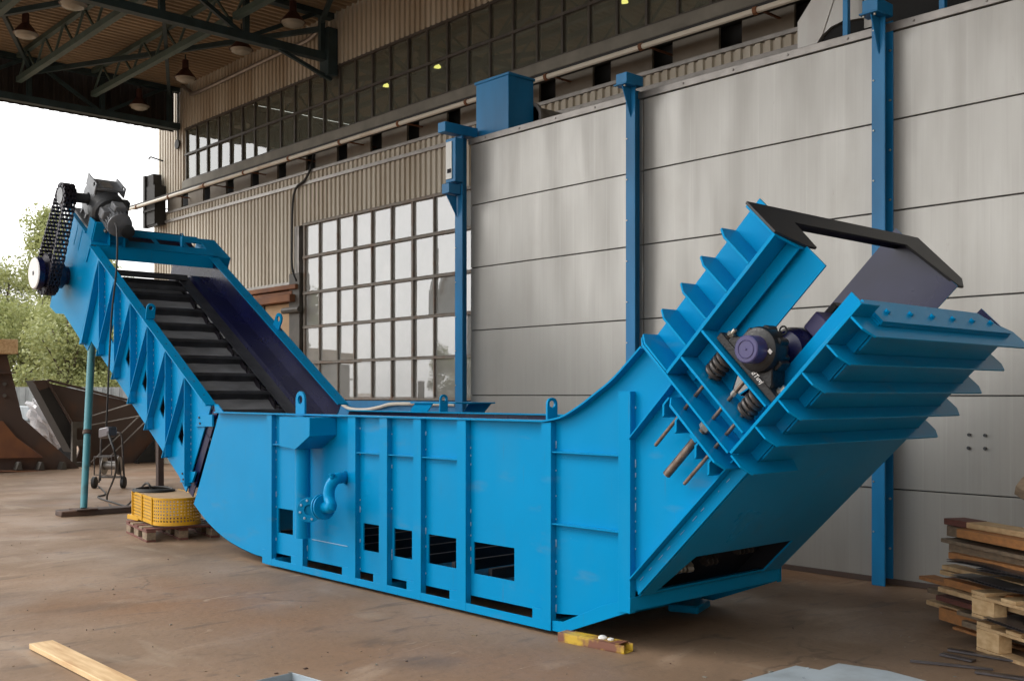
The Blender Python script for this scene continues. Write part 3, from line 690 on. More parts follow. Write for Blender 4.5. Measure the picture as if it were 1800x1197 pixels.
# ---- take-up station on the right incline
def nplate(mb, s_, poly, th=.014, mi=0): mb.poly([RR(s_, n_, y) for n_, y in poly], V(K, 0, K)*-th, (), mi)
def splate(mb, n_, poly, th=.014, mi=0): mb.poly([RR(a, n_, y) for a, y in poly], V(K, 0, -K)*th, (), mi)
m_ = MB(); splate(m_, 3.962, [(-1.515, YF), (-.49, YF), (-.49, YP-.001), (-1.515, YP-.001)], .02); m_.build('slide_flange', blue, MC, bevel=.002)
m_ = MB(); splate(m_, 3.332, [(-1.515, YF), (-.42, YF), (-.42, YP-.013), (-1.515, YP-.013)], .018); m_.build('slide_flange', blue, MC, bevel=.002)
for side in (0, 1):
    for s_ in (-.70, -.90, -1.10, -1.30, -1.50):
        m_ = MB()
        if side == 0: nplate(m_, s_, [(3.964, YF), (4.19, YF), (4.275, YF+.055), (4.275, YP-.001), (3.964, YP-.001)])
        else: nplate(m_, s_, [(3.964, YG), (4.19, YG), (4.275, YG-.055), (4.275, YQ+.001), (3.964, YQ+.001)])
        m_.build('fin', blue, MC, bevel=.002)
m_ = MB(); splate(m_, 3.962, [(-1.515, YG), (-.49, YG), (-.49, YQ+.001), (-1.515, YQ+.001)], .02); m_.build('slide_flange', blue, MC)
# end frame, coloured near-black all over
m_ = MB(); nplate(m_, -.475, [(3.86, YP), (3.955, YF), (4.21, YF), (4.21, YG), (3.79, YG), (3.70, YG-.12), (3.70, YQ+.01), (3.80, YQ-.03), (4.085, YQ-.14), (4.085, YP+.13), (3.86, YP+.10)], .016)
nplate(m_, -.4915, [(4.19, YP+.02), (4.205, YP+.02), (4.205, YQ), (4.19, YQ)], .09)
m_.build('end_frame', near_black, MC, bevel=.002)
m_ = MB(); nplate(m_, -.492, [(3.86, YP-.05), (3.955, YF+.005), (4.2, YF+.005), (4.2, YP-.002), (3.86, YP-.002)], .012); m_.build('end_flange', blue, MC, bevel=.002)
# channels inside the upper slide
m_ = MB(); m_.poly([RR(-1.49, 3.94, YP-.05), RR(-.50, 3.94, YP-.05), RR(-.50, 3.86, YP-.05), RR(-1.49, 3.86, YP-.05)], (0, .012, 0)); m_.build('slide_rail', blue, MC, bevel=.002)
# belly ribs wrapped round the underside
for i, s_ in enumerate((-.50, -.69, -.888, -1.088, -1.29, -1.515)):
    m_ = MB()
    pl = [(3.312, YF), (3.225, YF), (3.165, YF+.055), (3.165, YG-.055), (3.225, YG), (3.31, YG-.01), (3.36, YG-.12), (3.36, YQ+.002), (3.248, YQ+.002), (3.248, YP-.013), (3.312, YP-.013)]
    if i == 5: pl = [(3.312, YF), (3.225, YF), (3.165, YF+.055), (3.165, YP+.30), (3.248, YP+.34), (3.248, YP-.013), (3.312, YP-.013)]
    nplate(m_, s_, pl, .012)
    y = YP+.1
    while y < YQ-.05 and i not in (0, 5):
        a = RR(s_-.013, 3.2475, y); L_ = random.uniform(.05, .11); m_.obox(a, (0, L_, 0), V(-K*.012, 0, -K*.012), V(K*.004, 0, -K*.004), 1); y += .21
    m_.build('belly_rib', [blue, weld], MC, bevel=.0015)
for s_ in (-.56, -.76, -.96, -1.16, -1.38):
    m_ = MB(); m_.obox(RR(s_-.10, 3.247, YP-.012), RR(s_, 3.247, 0)-RR(s_-.10, 3.247, 0), (0, .045, 0), V(K*.012, 0, -K*.012)); m_.build('corner_cleat', blue, MC, bevel=.0015)
m_ = MB(); nplate(m_, -.468, [(3.252, YP+.0), (3.42, YP+.0), (3.42, YQ-.2), (3.252, YQ)], .011)
for k in range(6): m_.bolt(RR(-.468, 3.33, YP+.14+k*.25), (K, 0, K), .016, .016, 0)
m_.build('end_lip', blue, MC, bevel=.0015)
# cross plates of the tensioner
for s_, pl in ((-1.165, [(3.345, YF), (3.94, YF), (3.94, YP-.001), (3.345, YP-.001)]), (-1.37, [(3.345, YF), (3.94, YF), (3.94, YP-.001), (3.345, YP-.001)]),
               (-1.518, [(3.335, YF), (4.20, YF), (4.27, YF+.055), (4.27, YP-.001), (3.335, YP-.001)]), (-1.622, [(3.30, YF+.05), (3.36, YF), (3.80, YF), (3.86, YF+.06), (3.86, YP-.001), (3.30, YP-.001)])):
    m_ = MB(); nplate(m_, s_, pl, .015); m_.build('cross_plate', blue, MC, bevel=.002)
for (x, y) in ((285, 405), (400, 495), (545, 690), (650, 805)):
    n_ = rsn(1100+x*.2339, 620+y*.2339, 4.86)[1]
    m_ = MB(); m_.poly([RR(-1.637, n_, YF+.06), RR(-1.70, n_, YF+.06), RR(-1.755, n_-.055, YF+.06), RR(-1.735, n_-.055, YF+.06), RR(-1.69, n_-.012, YF+.06), RR(-1.637, n_-.012, YF+.06)], (0, YP-YF-.061, 0)); m_.build('gusset', blue, MC, bevel=.0015)
YS = 4.87
for n_ in (3.765, 3.46):
    m_ = MB(); path = []; turns = 4.6; NN = 110
    for k in range(NN+1):
        a = 2*math.pi*turns*k/NN; s_ = -1.352+(.158)*k/NN
        path.append(RR(s_, n_+.046*math.cos(a), YS+.046*math.sin(a)))
    m_.tube(path, .014, 8); m_.build('spring', spring_st, MC)
    m_ = MB(); m_.cyl(RR(-1.93, n_-.0, YS), RR(-1.2, n_, YS), .0115, 10); m_.lathe(RR(-1.93, n_, YS), V(-K, 0, -K), [(0, .0115), (.006, .007), (.007, 0)], 10); m_.build('guide_rod', rod_st, MC)
m_ = MB(); prof = []; h = 0
while h < .40: prof += [(h, .026), (h+.005, .022), (h+.010, .026)]; h += .0105
prof = [(-.002, 0), (-.001, .023)]+prof+[(.42, .0)]
m_.lathe(RR(-1.99, 3.585, YS), V(K, 0, K), prof, 16); m_.cyl(RR(-1.58, 3.585, YS), RR(-1.19, 3.585, YS), .012, 12); m_.build('spindle', rod_st, MC)
m_ = MB(); m_.cyl(RR(-1.60, 3.585, YS), RR(-1.535, 3.585, YS), .040, 6); m_.cyl(RR(-1.43, 3.585, YS), RR(-1.387, 3.585, YS), .021, 6); m_.cyl(RR(-1.33, 3.585, YS), RR(-1.30, 3.585, YS), .017, 6); m_.build('nut', zinc, MC)
m_ = MB(); m_.obox(RR(-1.64, 3.555, YF+.06), RR(-1.637, 3.615, 0)-RR(-1.637, 3.555, 0), (0, .02, 0), V(-K*.045, 0, -K*.045)); m_.build('lock_plate', blue, MC)
# pillow block bearing
BS, BN = -1.0, 3.60
def BR(s_, n_, y): return RR(BS+s_, BN+n_, y)
m_ = MB(); m_.lathe(BR(0, 0, 4.675), (0, 1, 0), [(0, 0), (0, .068), (.005, .074), (.10, .076)], 36); m_.lathe(BR(0, 0, 4.673), (0, 1, 0), [(0, .046), (-.002, .048), (0, .050)], 36)
m_.lathe(BR(0, 0, 4.673), (0, 1, 0), [(-.003, 0), (-.003, .004), (0, .006)], 10); m_.build('bearing_cap', cap_purple, MC)
m_ = MB(); m_.lathe(BR(0, 0, 4.765), (0, 1, 0), [(0, .02), (0, .100), (.01, .118), (.03, .126), (.10, .126), (.115, .11), (.16, .10), (.18, .03)], 32)
m_.obox(BR(-.150, -.255, 4.80), BR(0, .51, 0)-BR(0, 0, 0), (0, .14, 0), V(K, 0, K)*.048)
for sg in (1, -1):
    m_.poly([BR(-.149, sg*.08, 4.805), BR(-.149, sg*.20, 4.805), BR(-.08, sg*.185, 4.805), BR(-.01, sg*.12, 4.805), BR(.05, sg*.11, 4.805), BR(.05, sg*.04, 4.805)], (0, .125, 0))
    m_.obox(BR(-.02, sg*.125-.02, 4.82), BR(0, .04, 0)-BR(0, 0, 0), (0, .09, 0), V(K, 0, K)*.055)
m_.lathe(BR(.10, .05, 4.80), (0, 1, 0), [(0, 0), (0, .026), (.08, .026)], 12); m_.lathe(BR(.105, -.05, 4.80), (0, 1, 0), [(0, 0), (0, .022), (.08, .022)], 12)
m_.build('bearing_housing', cast_black, MC, bevel=.005)
for sg in (1, -1):
    m_ = MB(); m_.cyl(BR(-.102, sg*.225, 4.86), BR(-.082, sg*.225, 4.86), .024, 6); m_.cyl(BR(-.082, sg*.225, 4.86), BR(-.055, sg*.225, 4.86), .013, 8); m_.build('foundation_bolt', zinc, MC)
m_ = MB(); ec = BR(.145, -.0, 4.87); m_.tube([ec+V(math.cos(a)*.022, 0, math.sin(a)*.022) for a in [2*math.pi*k/16 for k in range(17)]], .0055, 6, caps=False); m_.build('eye_bolt', cast_black, MC)
m_ = MB(); m_.obox(BR(.045, -.085, 4.763), BR(.02, 0, 0)-BR(0, 0, 0), (0, .002, 0), BR(0, .025, 0)-BR(0, 0, 0)); m_.build('tag_plate', white_disc, MC)
# handwriting on the housing
tx = bpy.data.curves.new('chalk', 'FONT'); tx.body = 'dTuvj'; tx.size = .038; tx.shear = .35; tx.extrude = .0006; tx.align_x = 'CENTER'
to = bpy.data.objects.new('tmp', tx); COL.objects.link(to)
dg = bpy.context.evaluated_depsgraph_get(); me = bpy.data.meshes.new_from_object(to.evaluated_get(dg)); bpy.data.objects.remove(to)
M4 = Matrix.Translation(RR(BS-.118, BN-.10, 4.785))@Matrix.Rotation(R(-45), 4, 'Y').inverted()@Matrix.Rotation(R(90), 4, 'X')
me.transform(M4); me.transform(Matrix.Translation(-Vector(MC.location))); me.materials.append(white_disc)
ho = bpy.data.objects.new('chalk_mark', me); COL.objects.link(ho); ho.parent = MC
# shaft drum and sprocket inside the slot
m_ = MB(); m_.lathe(BR(0, 0, 4.90), (0, 1, 0), [(0, .05), (.12, .05), (.14, .11), (.20, .135), (.34, .14), (.42, .11), (.44, .06), (1.5, .06)], 36); m_.build('idler_shaft', navy, MC)
m_ = MB(); m_.obox(BR(.14, -.05, 5.12), BR(.0, .10, 0)-BR(0, 0, 0), (0, .16, 0), V(K, 0, K)*.12); m_.build('scraper_block', cap_purple, MC, bevel=.008)
m_ = MB(); m_.poly([BR(.05, .05, 5.3), BR(.30, .06, 5.3), BR(.30, .09, 5.3), BR(.02, .10, 5.3)], (0, 1.1, 0)); m_.build('slat', dark_steel, MC)
# chain and bars seen through the belly opening
m_ = MB()
for y, s_, w_ in ((5.20, -2.70, .07), (5.29, -2.71, .05), (5.36, -2.70, .02), (5.40, -2.70, .02), (5.45, -2.71, .06), (5.62, -2.67, .015), (5.67, -2.67, .015), (5.72, -2.67, .015), (5.90, -2.60, .018), (5.95, -2.60, .018), (6.0, -2.60, .018), (6.05, -2.60, .018)):
    m_ = MB(); m_.obox(RR(s_, 3.34, y), V(K, 0, K)*.06, (0, w_, 0), V(-K, 0, K)*.04); m_.cyl(RR(s_+.03, 3.335, y+.0005), RR(s_+.03, 3.335, y+w_-.0005), .022, 8); m_.build('chain_link', spring_st if s_ > -2.69 else zinc, MC)
m_ = MB(); m_.obox(RR(-3.08, 3.41, YP+.02), V(K, 0, K)*.95, (0, 1.5, 0), V(-K, 0, K)*.02); m_.build('dark_backing', black_hole, MC)  # black board added to paint the inside of the opening as deep shade
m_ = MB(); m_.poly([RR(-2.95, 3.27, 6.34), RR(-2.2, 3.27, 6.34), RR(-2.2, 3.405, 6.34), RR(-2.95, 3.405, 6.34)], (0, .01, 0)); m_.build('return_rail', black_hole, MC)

# ---- left incline
LT = 4.2
def lp(u, v): q = onY(u, v, YP); return V(q[0], YP, q[1])
def i2(x, y): return 80+x*.1838, 380+y*.1838
head = [lp(*i2(330, 320)), lp(*i2(215, 170)), lp(*i2(175, 195)), lp(*i2(40, 865)), lp(*i2(100, 930)), lp(*i2(175, 935)), lp(*i2(295, 1120))]
TK = [.715+.541*i for i in range(7)]        # rib foot stations
lo = [LL_(.70, .24, YP), LL_(.70, 1.335, YP), LL_(4.25, 1.335, YP)]+head+[LL_(3.85, .12, YP), LL_(3.80, .285, YP), LL_(.92, .285, YP)]
hol = []
for k in range(5):
    a = LL_(TK[k]+.45, .62, YP)
    hol.append([a, a+V(.105, 0, -.10), a+V(.14, 0, .03), a+V(.105, 0, .17)])
m_ = MB(); m_.poly(lo, (0, .012, 0), hol, 0, 1, 0); m_.build('side_plate', [blue, navy], MC)
lo2 = [V(p.x, YQ-.012, p.z) for p in lo]
m_ = MB(); m_.poly(lo2, (0, .012, 0), (), 1, 0, 0); m_.build('side_plate', [blue, navy], MC)
# bottom sheet
m_ = MB(); m_.poly([LL_(.70, .285, YP+.013), LL_(3.8, .285, YP+.013), LL_(3.8, .285, YQ-.013), LL_(.70, .285, YQ-.013)], V(sa, 0, ca)*.01, (), 0, 1, 0); m_.build('bottom_sheet', [blue, navy], MC)
YR = 4.892
for side in (0, 1):
    ya, yb = (YR, YP-.001) if side == 0 else (YQ+.075, YQ+.001)
    dy = V(0, yb-ya, 0)
    for k in range(7):
        m_ = MB()
        if k >= 1 or True:
            a, b2 = LL_(TK[k]+.541 if k < 6 else 4.0, 1.33, ya), LL_(TK[k]+.541 if k < 6 else 4.0, .20 if k == 6 else .30, ya)
            if k < 6: m_.poly([LL_(TK[k+1], 1.33, ya), LL_(TK[k+1]-.012, 1.33, ya), LL_(TK[k+1]-.012, .30, ya), LL_(TK[k+1], .30, ya)], dy)
        if k < 6:
            ap = LL_(TK[k+1]-.005, 1.33, ya); ft = LL_(TK[k]+.0, .30, ya); ft = V(ap.x-.004, ya, ft.z)
            lowz = LL_(TK[k]+.02, .30, ya).z
            m_.poly([ap+V(0, 0, 0), ap+V(.010, 0, 0), V(ap.x+.010, ya, lowz), V(ap.x, ya, lowz)], dy)
            if side == 0:
                z = lowz+.15
                while z < ap.z-.12: m_.box(ap.x+.011, ap.x+.016, YP-.006, YP-.0005, z, z+random.uniform(.01, .03), 1); z += random.uniform(.05, .1)
            m_.build('zigzag_rib', [blue, weld], MC, bevel=.0015)
m_ = MB(); m_.poly([LL_(4.0, 1.33, YR), LL_(3.96, 1.33, YR), LL_(3.90, .20, YR), LL_(3.96, .14, YR)], (0, YP-YR-.001, 0)); m_.build('zigzag_rib', blue, MC, bevel=.0015)
for ya, yb in ((YR-.012, YP+.035), (YQ-.08, YQ+.06)):
    m_ = MB(); m_.poly([LL_(.66, 1.337, ya), LL_(4.28, 1.337, ya), LL_(4.28, 1.337, yb), LL_(.66, 1.337, yb)], V(sa, 0, ca)*.012)
    t = .85
    while t < 4.2: m_.bolt(LL_(t, 1.349, (ya+yb)/2), (sa, 0, ca), .007, .003, 1); t += .26
    m_.build('rim_flange', [blue, gear_dark], MC)
# joint to the trough
m_ = MB(); m_.poly([LL_(.69, .25, YP+.02), LL_(.69, 1.33, YP+.02), LL_(.585, 1.35, YP+.02), LL_(.58, .26, YP+.02)], (0, .01, 0)); m_.build('joint_seal', navy, MC)
for poly_ in ([(395, 155), (525, 155), (525, 270), (360, 270)], [(245, 695), (365, 700), (330, 805), (215, 800)]):
    q = [lp(280+x*.1838, 700+y*.1838) for x, y in poly_]; q = [V(p.x, YP-.022, p.z) for p in q]
    m_ = MB(); m_.poly(q, (0, .0215, 0))
    cc = sum(q, V(0, 0, 0))/4
    for dz in (-.03, .03): m_.bolt(cc+V(-.10-dz*.3, 0, dz), (0, -1, 0), .012, .012, 1)
    m_.build('joint_bracket', [blue, rust], MC, bevel=.002)
m_ = MB(); m_.poly([V(-9.83, YP-.002, 1.50), V(-9.76, YP-.002, 1.50), V(-9.62, YP-.002, TZ), V(-9.80, YP-.002, TZ)], (0, .012, 0)); m_.build('corner_plate', blue, MC)
# inner rails and slats
m_ = MB(); m_.poly([LL_(.4, .99, 6.10), LL_(4.35, .99, 6.10), LL_(4.35, .99, 6.27), LL_(.4, .99, 6.27)], V(sa, 0, ca)*.01); t = .6
while t < 4.3: m_.bolt(LL_(t, 1.0, 6.17), (sa, 0, ca), .009, .004); t += .32
m_.build('chain_guard', dark_steel, MC)
m_ = MB(); m_.poly([LL_(.4, .93, 6.265), LL_(4.35, .93, 6.265), LL_(4.30, 1.05, 6.265), LL_(.4, 1.05, 6.265)], (0, .01, 0)); m_.poly([LL_(.3, 1.05, 6.275), LL_(4.28, 1.05, 6.275), LL_(4.28, 1.05, YQ-.013), LL_(.3, 1.05, YQ-.013)], V(sa, 0, ca)*.006)
m_.build('inner_rail', navy, MC)
m_ = MB(); m_.poly([LL_(.4, .99, YP+.02), LL_(4.35, .99, YP+.02), LL_(4.35, .99, 5.16), LL_(.4, .99, 5.16)], V(sa, 0, ca)*.01); m_.build('chain_guard', dark_steel, MC)
t = .25; first = None
def slat_mesh(t):
    m_ = MB(); ya, yb = 5.0, 6.20; N = 8
    rows = [(t-.24, .855, 0), (t-.14, .875, .016), (t-.03, .88, -.014), (t+.045, .885, .004), (t+.05, .955, 0), (t+.085, .965, 0), (t+.12, .955, 0), (t+.13, .86, 0)]
    bs = []
    for (tt, nn, wv) in rows:
        bs.append(m_.add([LL_(tt, nn+wv*math.sin(i*1.9+.4+t*3), ya+(yb-ya)*i/N) for i in range(N+1)]))
    for q, (a, b2) in enumerate(zip(bs, bs[1:])):
        for i in range(N): m_.face([a+i, a+i+1, b2+i+1, b2+i], 0 if q < 3 else 1)
    return m_
for k in range(11):
    tt = .28+.39*k
    m_ = slat_mesh(tt); m_.build('slat', [slat_plate, dark_steel], MC, fix=False)
    m_ = MB()
    m_.poly([LL_(tt-.16, .87, 6.12), LL_(tt+.14, .87, 6.12), LL_(tt+.12, .95, 6.12), LL_(tt-.1, .93, 6.12)], (0, .012, 0)); m_.lathe(LL_(tt+.17, .90, 6.11), (0, 1, 0), [(0, 0), (0, .045), (.09, .045), (.09, 0)], 14); m_.build('side_link', chain_st, MC)
for (zz, xx0, xx1) in ((.42, -8.6, -5.2), (.62, -8.6, -5.2), (.9, -9.2, -5.0)):
    m_ = MB(); m_.box(xx0, xx1, YQ-.35, YQ-.30, zz, zz+.05); m_.build('guide_rail', near_black, MC)
m_ = MB()
for k in range(9): m_.box(-8.7+k*.42, -8.66+k*.42, YP+.1, YQ-.1, .25, .33)
m_.build('flight_bar', near_black, MC)
# dark bars across the drive opening
m_ = MB(); m_.box(*(lambda a: (a.x-.05, a.x+.02))(LL_(4.02, .98, 0)), YP+.02, 6.2, LL_(4.02, .98, 0).z-.03, LL_(4.02, .98, 0).z+.03); m_.cyl(LL_(4.45, .62, YP+.02), LL_(4.45, .62, YQ-.02), .06, 12); m_.build('drive_shaft', dark_steel, MC)
# ladder frame over the head
def LB(t, y): return LL_(t, 1.352, y)
yv = [5.30, 5.62, 5.68, 5.99, 6.05, 6.40]
hl = [[LB(4.50, a), LB(4.66, a), LB(4.66, b2), LB(4.50, b2)] for a, b2 in ((5.12, 5.40), (5.46, 5.80), (5.86, 6.20), (6.26, 6.5))]
m_ = MB(); m_.poly([LB(4.30, YP-.06), LB(4.86, YP+.1), LB(4.86, YQ-.02), LB(4.30, YQ+.06)], V(sa, 0, ca)*.012, hl); m_.build('head_frame', blue, MC, bevel=.002)
m_ = MB(); m_.poly([LB(4.30, YP+.013), LB(4.30, YQ-.013), LB(4.30, YQ-.013)-V(0, 0, .16), LB(4.30, YP+.013)-V(0, 0, .16)], (-.012, 0, 0)); m_.build('head_skirt', blue, MC)
m_ = MB(); m_.poly([LL_(4.32, 1.22, YP+.02), LL_(5.2, 1.22, YP+.02), LL_(5.2, 1.22, YQ-.03), LL_(4.32, 1.22, YQ-.02)], V(sa, 0, ca)*.01); m_.build('head_inner_plate', navy, MC)
m_ = MB(); m_.box(*(lambda a: (a.x-.04, a.x+.04))(LL_(4.25, 1.03, 0)), YP+.02, 6.2, LL_(4.25, 1.03, 0).z-.035, LL_(4.25, 1.03, 0).z+.035); m_.build('cross_bar', dark_steel, MC)
m_ = MB(); m_.poly([LL_(4.84, 1.36, YQ-.02), LL_(4.32, 1.36, YQ-.02), LL_(4.32, 1.22, YQ+.10), LL_(4.40, 1.10, YQ+.16), LL_(4.84, 1.15, YQ+.16)], V(-.012*ca, 0, .012*sa)); m_.build('head_gusset', blue, MC, bevel=.002)
m_ = MB(); m_.poly([LL_(4.34, 1.16, YQ+.02), LL_(4.9, 1.16, YQ+.02), LL_(4.9, 1.33, YQ+.02), LL_(4.34, 1.33, YQ+.02)], (0, .25, 0)); m_.build('head_gusset', blue, MC, bevel=.002)
# lifting lugs
def lug(base, along, up, w=.085, h=.13, th=.02, name='lifting_lug', hole_r=.024):
    along, up = Vector(along).normalized(), Vector(up).normalized(); nn = along.cross(up)*th; base = Vector(base)-nn/2
    pts = [base-along*w/2, base+along*w/2]+[base+up*(h-w/2)+along*math.cos(a)*w/2+up*math.sin(a)*w/2 for a in [math.pi*k/10 for k in range(11)]]
    hole = [base+up*(h-w/2)+(along*math.cos(a)+up*math.sin(a))*hole_r for a in [2*math.pi*k/14 for k in range(14)]]
    m_ = MB(); m_.poly(pts, nn, [hole]); return m_.build(name, blue, MC, bevel=.0015)
lx = onY(529, 728, Y0+.02)[0]; lug((lx, Y0+.02, TZ+.0125), (1, 0, 0), (0, 0, 1), .15, .20, .02, hole_r=.038)
lx = onY(968, 738, Y0+.05)[0]; lug((lx, Y0+.06, TZ+.0125), (.15, 1, 0), (0, 0, 1), .085, .15)
lx = onY(777, 725, YQ)[0]; lug((lx, YQ+.02, TZ+.0125), (.15, 1, 0), (0, 0, 1), .09, .17)
q = ltn(485, 578, YQ); lug(LL_(q[0], 1.35, YQ), (-ca, 0, sa), (sa, 0, ca), .15, .19, hole_r=.036)
q = ltn(263, 563, YP); lug(LL_(q[0], 1.35, YP), (.1, 1, 0), (sa*.3, 0, ca), .10, .17)
lug(LB(4.55, 5.20)+V(0, 0, .012), (.3, 1, 0), (sa, 0, ca), .17, .20); lug(LB(4.48, 6.15)+V(0, 0, .012), (1, .15, 0), (0, 0, 1), .05, .18)
# far-side bracket beyond the rim
m_ = MB(); bx = onY(800, 712, YQ+.5)[0]
m_.box(bx-.25, bx+.5, YQ+.1, YQ+.62, TZ+.09, TZ+.105); m_.poly([V(bx-.2, YQ+.12, TZ+.09), V(bx+.1, YQ+.12, TZ+.09), V(bx-.1, YQ+.12, TZ-.1), V(bx-.4, YQ+.12, TZ-.1)], (0, .012, 0)); m_.poly([V(bx+.1, YQ+.6, TZ+.09), V(bx+.45, YQ+.6, TZ+.09), V(bx+.2, YQ+.6, TZ-.12), V(bx-.1, YQ+.6, TZ-.12)], (0, .012, 0))
m_.box(bx-.3, bx+.3, YQ+.0, YQ+.62, TZ-.13, TZ-.10); m_.build('side_bracket', blue, MC, bevel=.002)
# near overflow box, downpipe, flanged outlet and elbow
YBX = 4.70
def c4y(x, y, Y): q = onY(*c4(x, y), Y); return V(q[0], Y, q[1])
xl, xr = c4y(132, 200, YBX).x, c4y(271, 200, YBX).x
zt, zm, zb = TZ-.01, c4y(271, 225, YBX).z, c4y(205, 286, YBX).z
xm = c4y(205, 286, YBX).x
m_ = MB(); m_.poly([V(xl, YBX, zt), V(xr, YBX, zt), V(xr, YBX, zm), V(xm, YBX, zb), V(xl, YBX, zb+.02)], (0, YP-YBX-.001, 0)); m_.build('overflow_box', blue, MC, bevel=.004)
pxx = onY(532, 870, 4.83)[0]; PZ0 = onY(532, 945, 4.83)[1]
m_ = MB(); m_.cyl((pxx, 4.83, PZ0), (pxx, 4.83, zb), .066, 24); m_.build('downpipe', blue, MC)
def c5p(x, y, Y): q = onY(510+x*.1505, 780+y*.1505, Y); return V(q[0], Y, q[1])
f1 = c5p(225, 770, 4.70); f1 = V(f1.x, 4.70, f1.z)
def flange(mb, p, axis, r, hole, th):
    mb.lathe(p, axis, [(0, hole), (0, r), (th, r), (th, hole), (th*6, hole)], 28)
    d = Vector(axis).normalized(); a = d.orthogonal().normalized(); c_ = d.cross(a)
    for k in range(8):
        an = 2*math.pi*(k+.5)/8; mb.bolt(Vector(p)+(a*math.cos(an)+c_*math.sin(an))*r*.76, -d, .011, .008, 1)
m_ = MB(); flange(m_, f1, (-.75, .66, 0), .105, .045, .018); m_.build('outlet_flange', [blue, weld], MC, bevel=.002)
m_ = MB(); m_.cyl(f1+V(-.75, .66, 0)*.02, f1+V(-.75, .66, 0)*.16, .05, 20); m_.lathe(f1+V(-.75, .66, 0)*.03, (-.75, .66, 0), [(0, 0), (0, .044)], 20, 1); m_.build('outlet_stub', [blue, black_hole], MC)
e1 = c5p(400, 740, 4.72)
m_ = MB(); flange(m_, e1+V(-.045, .0, 0), (.72, -.0, .08), .105, .03, .018); flange(m_, e1+V(-.01, .0, .0), (.72, 0, .08), .103, .03, .016); m_.build('elbow_flange', [blue, weld], MC, bevel=.002)
pth = spline([e1+V(.0, 0, .0), e1+V(.10, 0, .01), c5p(455, 640, 4.74), c5p(460, 520, 4.76), c5p(520, 420, 4.80), c5p(600, 395, 4.88), c5p(650, 392, YP)], 7)
m_ = MB(); m_.tube(pth, .047, 20); m_.lathe(c5p(655, 392, YP-.004), (0, 1, 0), [(0, .05), (-.01, .054), (0, .064)], 20); m_.cyl(c5p(487, 400, 4.76), c5p(487, 345, 4.76), .02, 8); m_.cyl(c5p(487, 360, 4.76), c5p(487, 352, 4.76), .028, 8); m_.build('pipe_elbow', blue, MC)
m_ = MB(); a = c5p(255, 1113, YP-.003); b2 = c5p(670, 1195, YP-.003); m_.bar(a, b2, .004, .006, mi=0); m_.build('weld_seam', weld, MC)

# ---- gearmotor, chain drive
def tl(t, n_, y): return LL_(t, n_, y)
m_ = MB(); m_.poly([tl(5.29, .98, YP-.013), tl(4.44, 1.05, YP-.013), tl(4.42, 1.355, YP-.013), tl(5.27, 1.36, YP-.013)], (0, .0125, 0)); 
for t in (4.75, 4.92, 5.12): m_.poly([tl(t, 1.05, YP-.018), tl(t, 1.36, YP-.018), tl(t+.008, 1.36, YP-.018), tl(t+.008, 1.05, YP-.018)], (0, .0045, 0))
m_.poly([tl(5.30, 1.375, YP-.05), tl(4.58, 1.375, YP-.05), tl(4.58, 1.375, YP+.45), tl(5.30, 1.375, YP+.45)], V(sa, 0, ca)*.025)
m_.poly([tl(4.40, 1.365, YP-.02), tl(4.40, 1.62, YP-.02), tl(4.40, 1.62, YP+.40), tl(4.40, 1.365, YP+.40)], V(ca, 0, -sa)*.02)
m_.poly([tl(4.58, 1.365, YP-.03), tl(4.58, 1.60, YP-.03), tl(4.401, 1.62, YP-.03), tl(4.401, 1.365, YP-.03)], (0, .014, 0)); m_.poly([tl(4.58, 1.365, YP+.40), tl(4.58, 1.6, YP+.40), tl(4.401, 1.62, YP+.40), tl(4.401, 1.365, YP+.40)], (0, .014, 0))
for y in (YP+.10, YP+.29):
    m_.bolt(tl(4.38, 1.53, y), (ca, 0, -sa), .02, .05, 1)
    m_.poly([tl(4.385, 1.365, y+.06), tl(4.385, 1.55, y+.06), tl(4.28, 1.365, y+.06)], (0, .012, 0))
m_.build('motor_base', [blue, zinc], MC, bevel=.003)
CHY = 4.72
usp = onY(115, 345, CHY); lsp = onY(83, 482, CHY); US = V(usp[0], CHY, usp[1]); LS = V(lsp[0], CHY, lsp[1])
GO = V(US.x, YP+.10, US.z)                 # output shaft enters the housing here
m_ = MB(); m_.cyl(US+V(0, -.06, 0), GO, .062, 20); m_.cyl(GO+V(0, -.04, 0), GO+V(0, .02, 0), .12, 20); m_.build('output_shaft', gear_dark, MC)
tS, nS = ltn(115, 345, CHY)
def G(t, n_, y): return LL_(t, n_, y)
DT, DN = V(-ca, 0, sa), V(sa, 0, ca)
gh = MB(); ya, yb = YP+.08, YP+.34
out = [(4.72, 1.402), (5.18, 1.402), (5.20, 1.55), (tS+.25, nS-.05), (tS+.22, nS+.08), (tS+.10, nS+.15), (tS-.14, nS+.15), (tS-.27, nS+.08), (tS-.27, nS-.14), (4.66, 1.60)]
gh.poly([G(t, n_, ya) for t, n_ in out], (0, yb-ya, 0))
gh.lathe(G(tS, nS, ya-.05), (0, 1, 0), [(0, .08), (0, .20), (.03, .20), (.05, .205), (.30, .205), (.32, .17)], 28)
for t in (4.74, 4.90, 5.06): gh.poly([G(t, 1.402, ya-.045), G(t+.03, 1.402, ya-.045), G(t+.03, nS-.1, ya-.012), G(t, nS-.1, ya-.012)], (0, .05, 0))
gh.poly([G(4.64, 1.401, ya-.09), G(5.24, 1.401, ya-.09), G(5.24, 1.435, ya-.09), G(4.64, 1.435, ya-.09)], (0, .44, 0))
gho = gh.build('gear_housing', gear_grey, MC, bevel=.012)
m_ = MB(); t0, t1, n0 = tS-.16, tS+.16, nS+.19
m_.poly([G(t0, n0, ya-.05), G(t1, n0, ya-.05), G(t1, n0, yb+.06), G(t0, n0, yb+.06)], DN*.03)
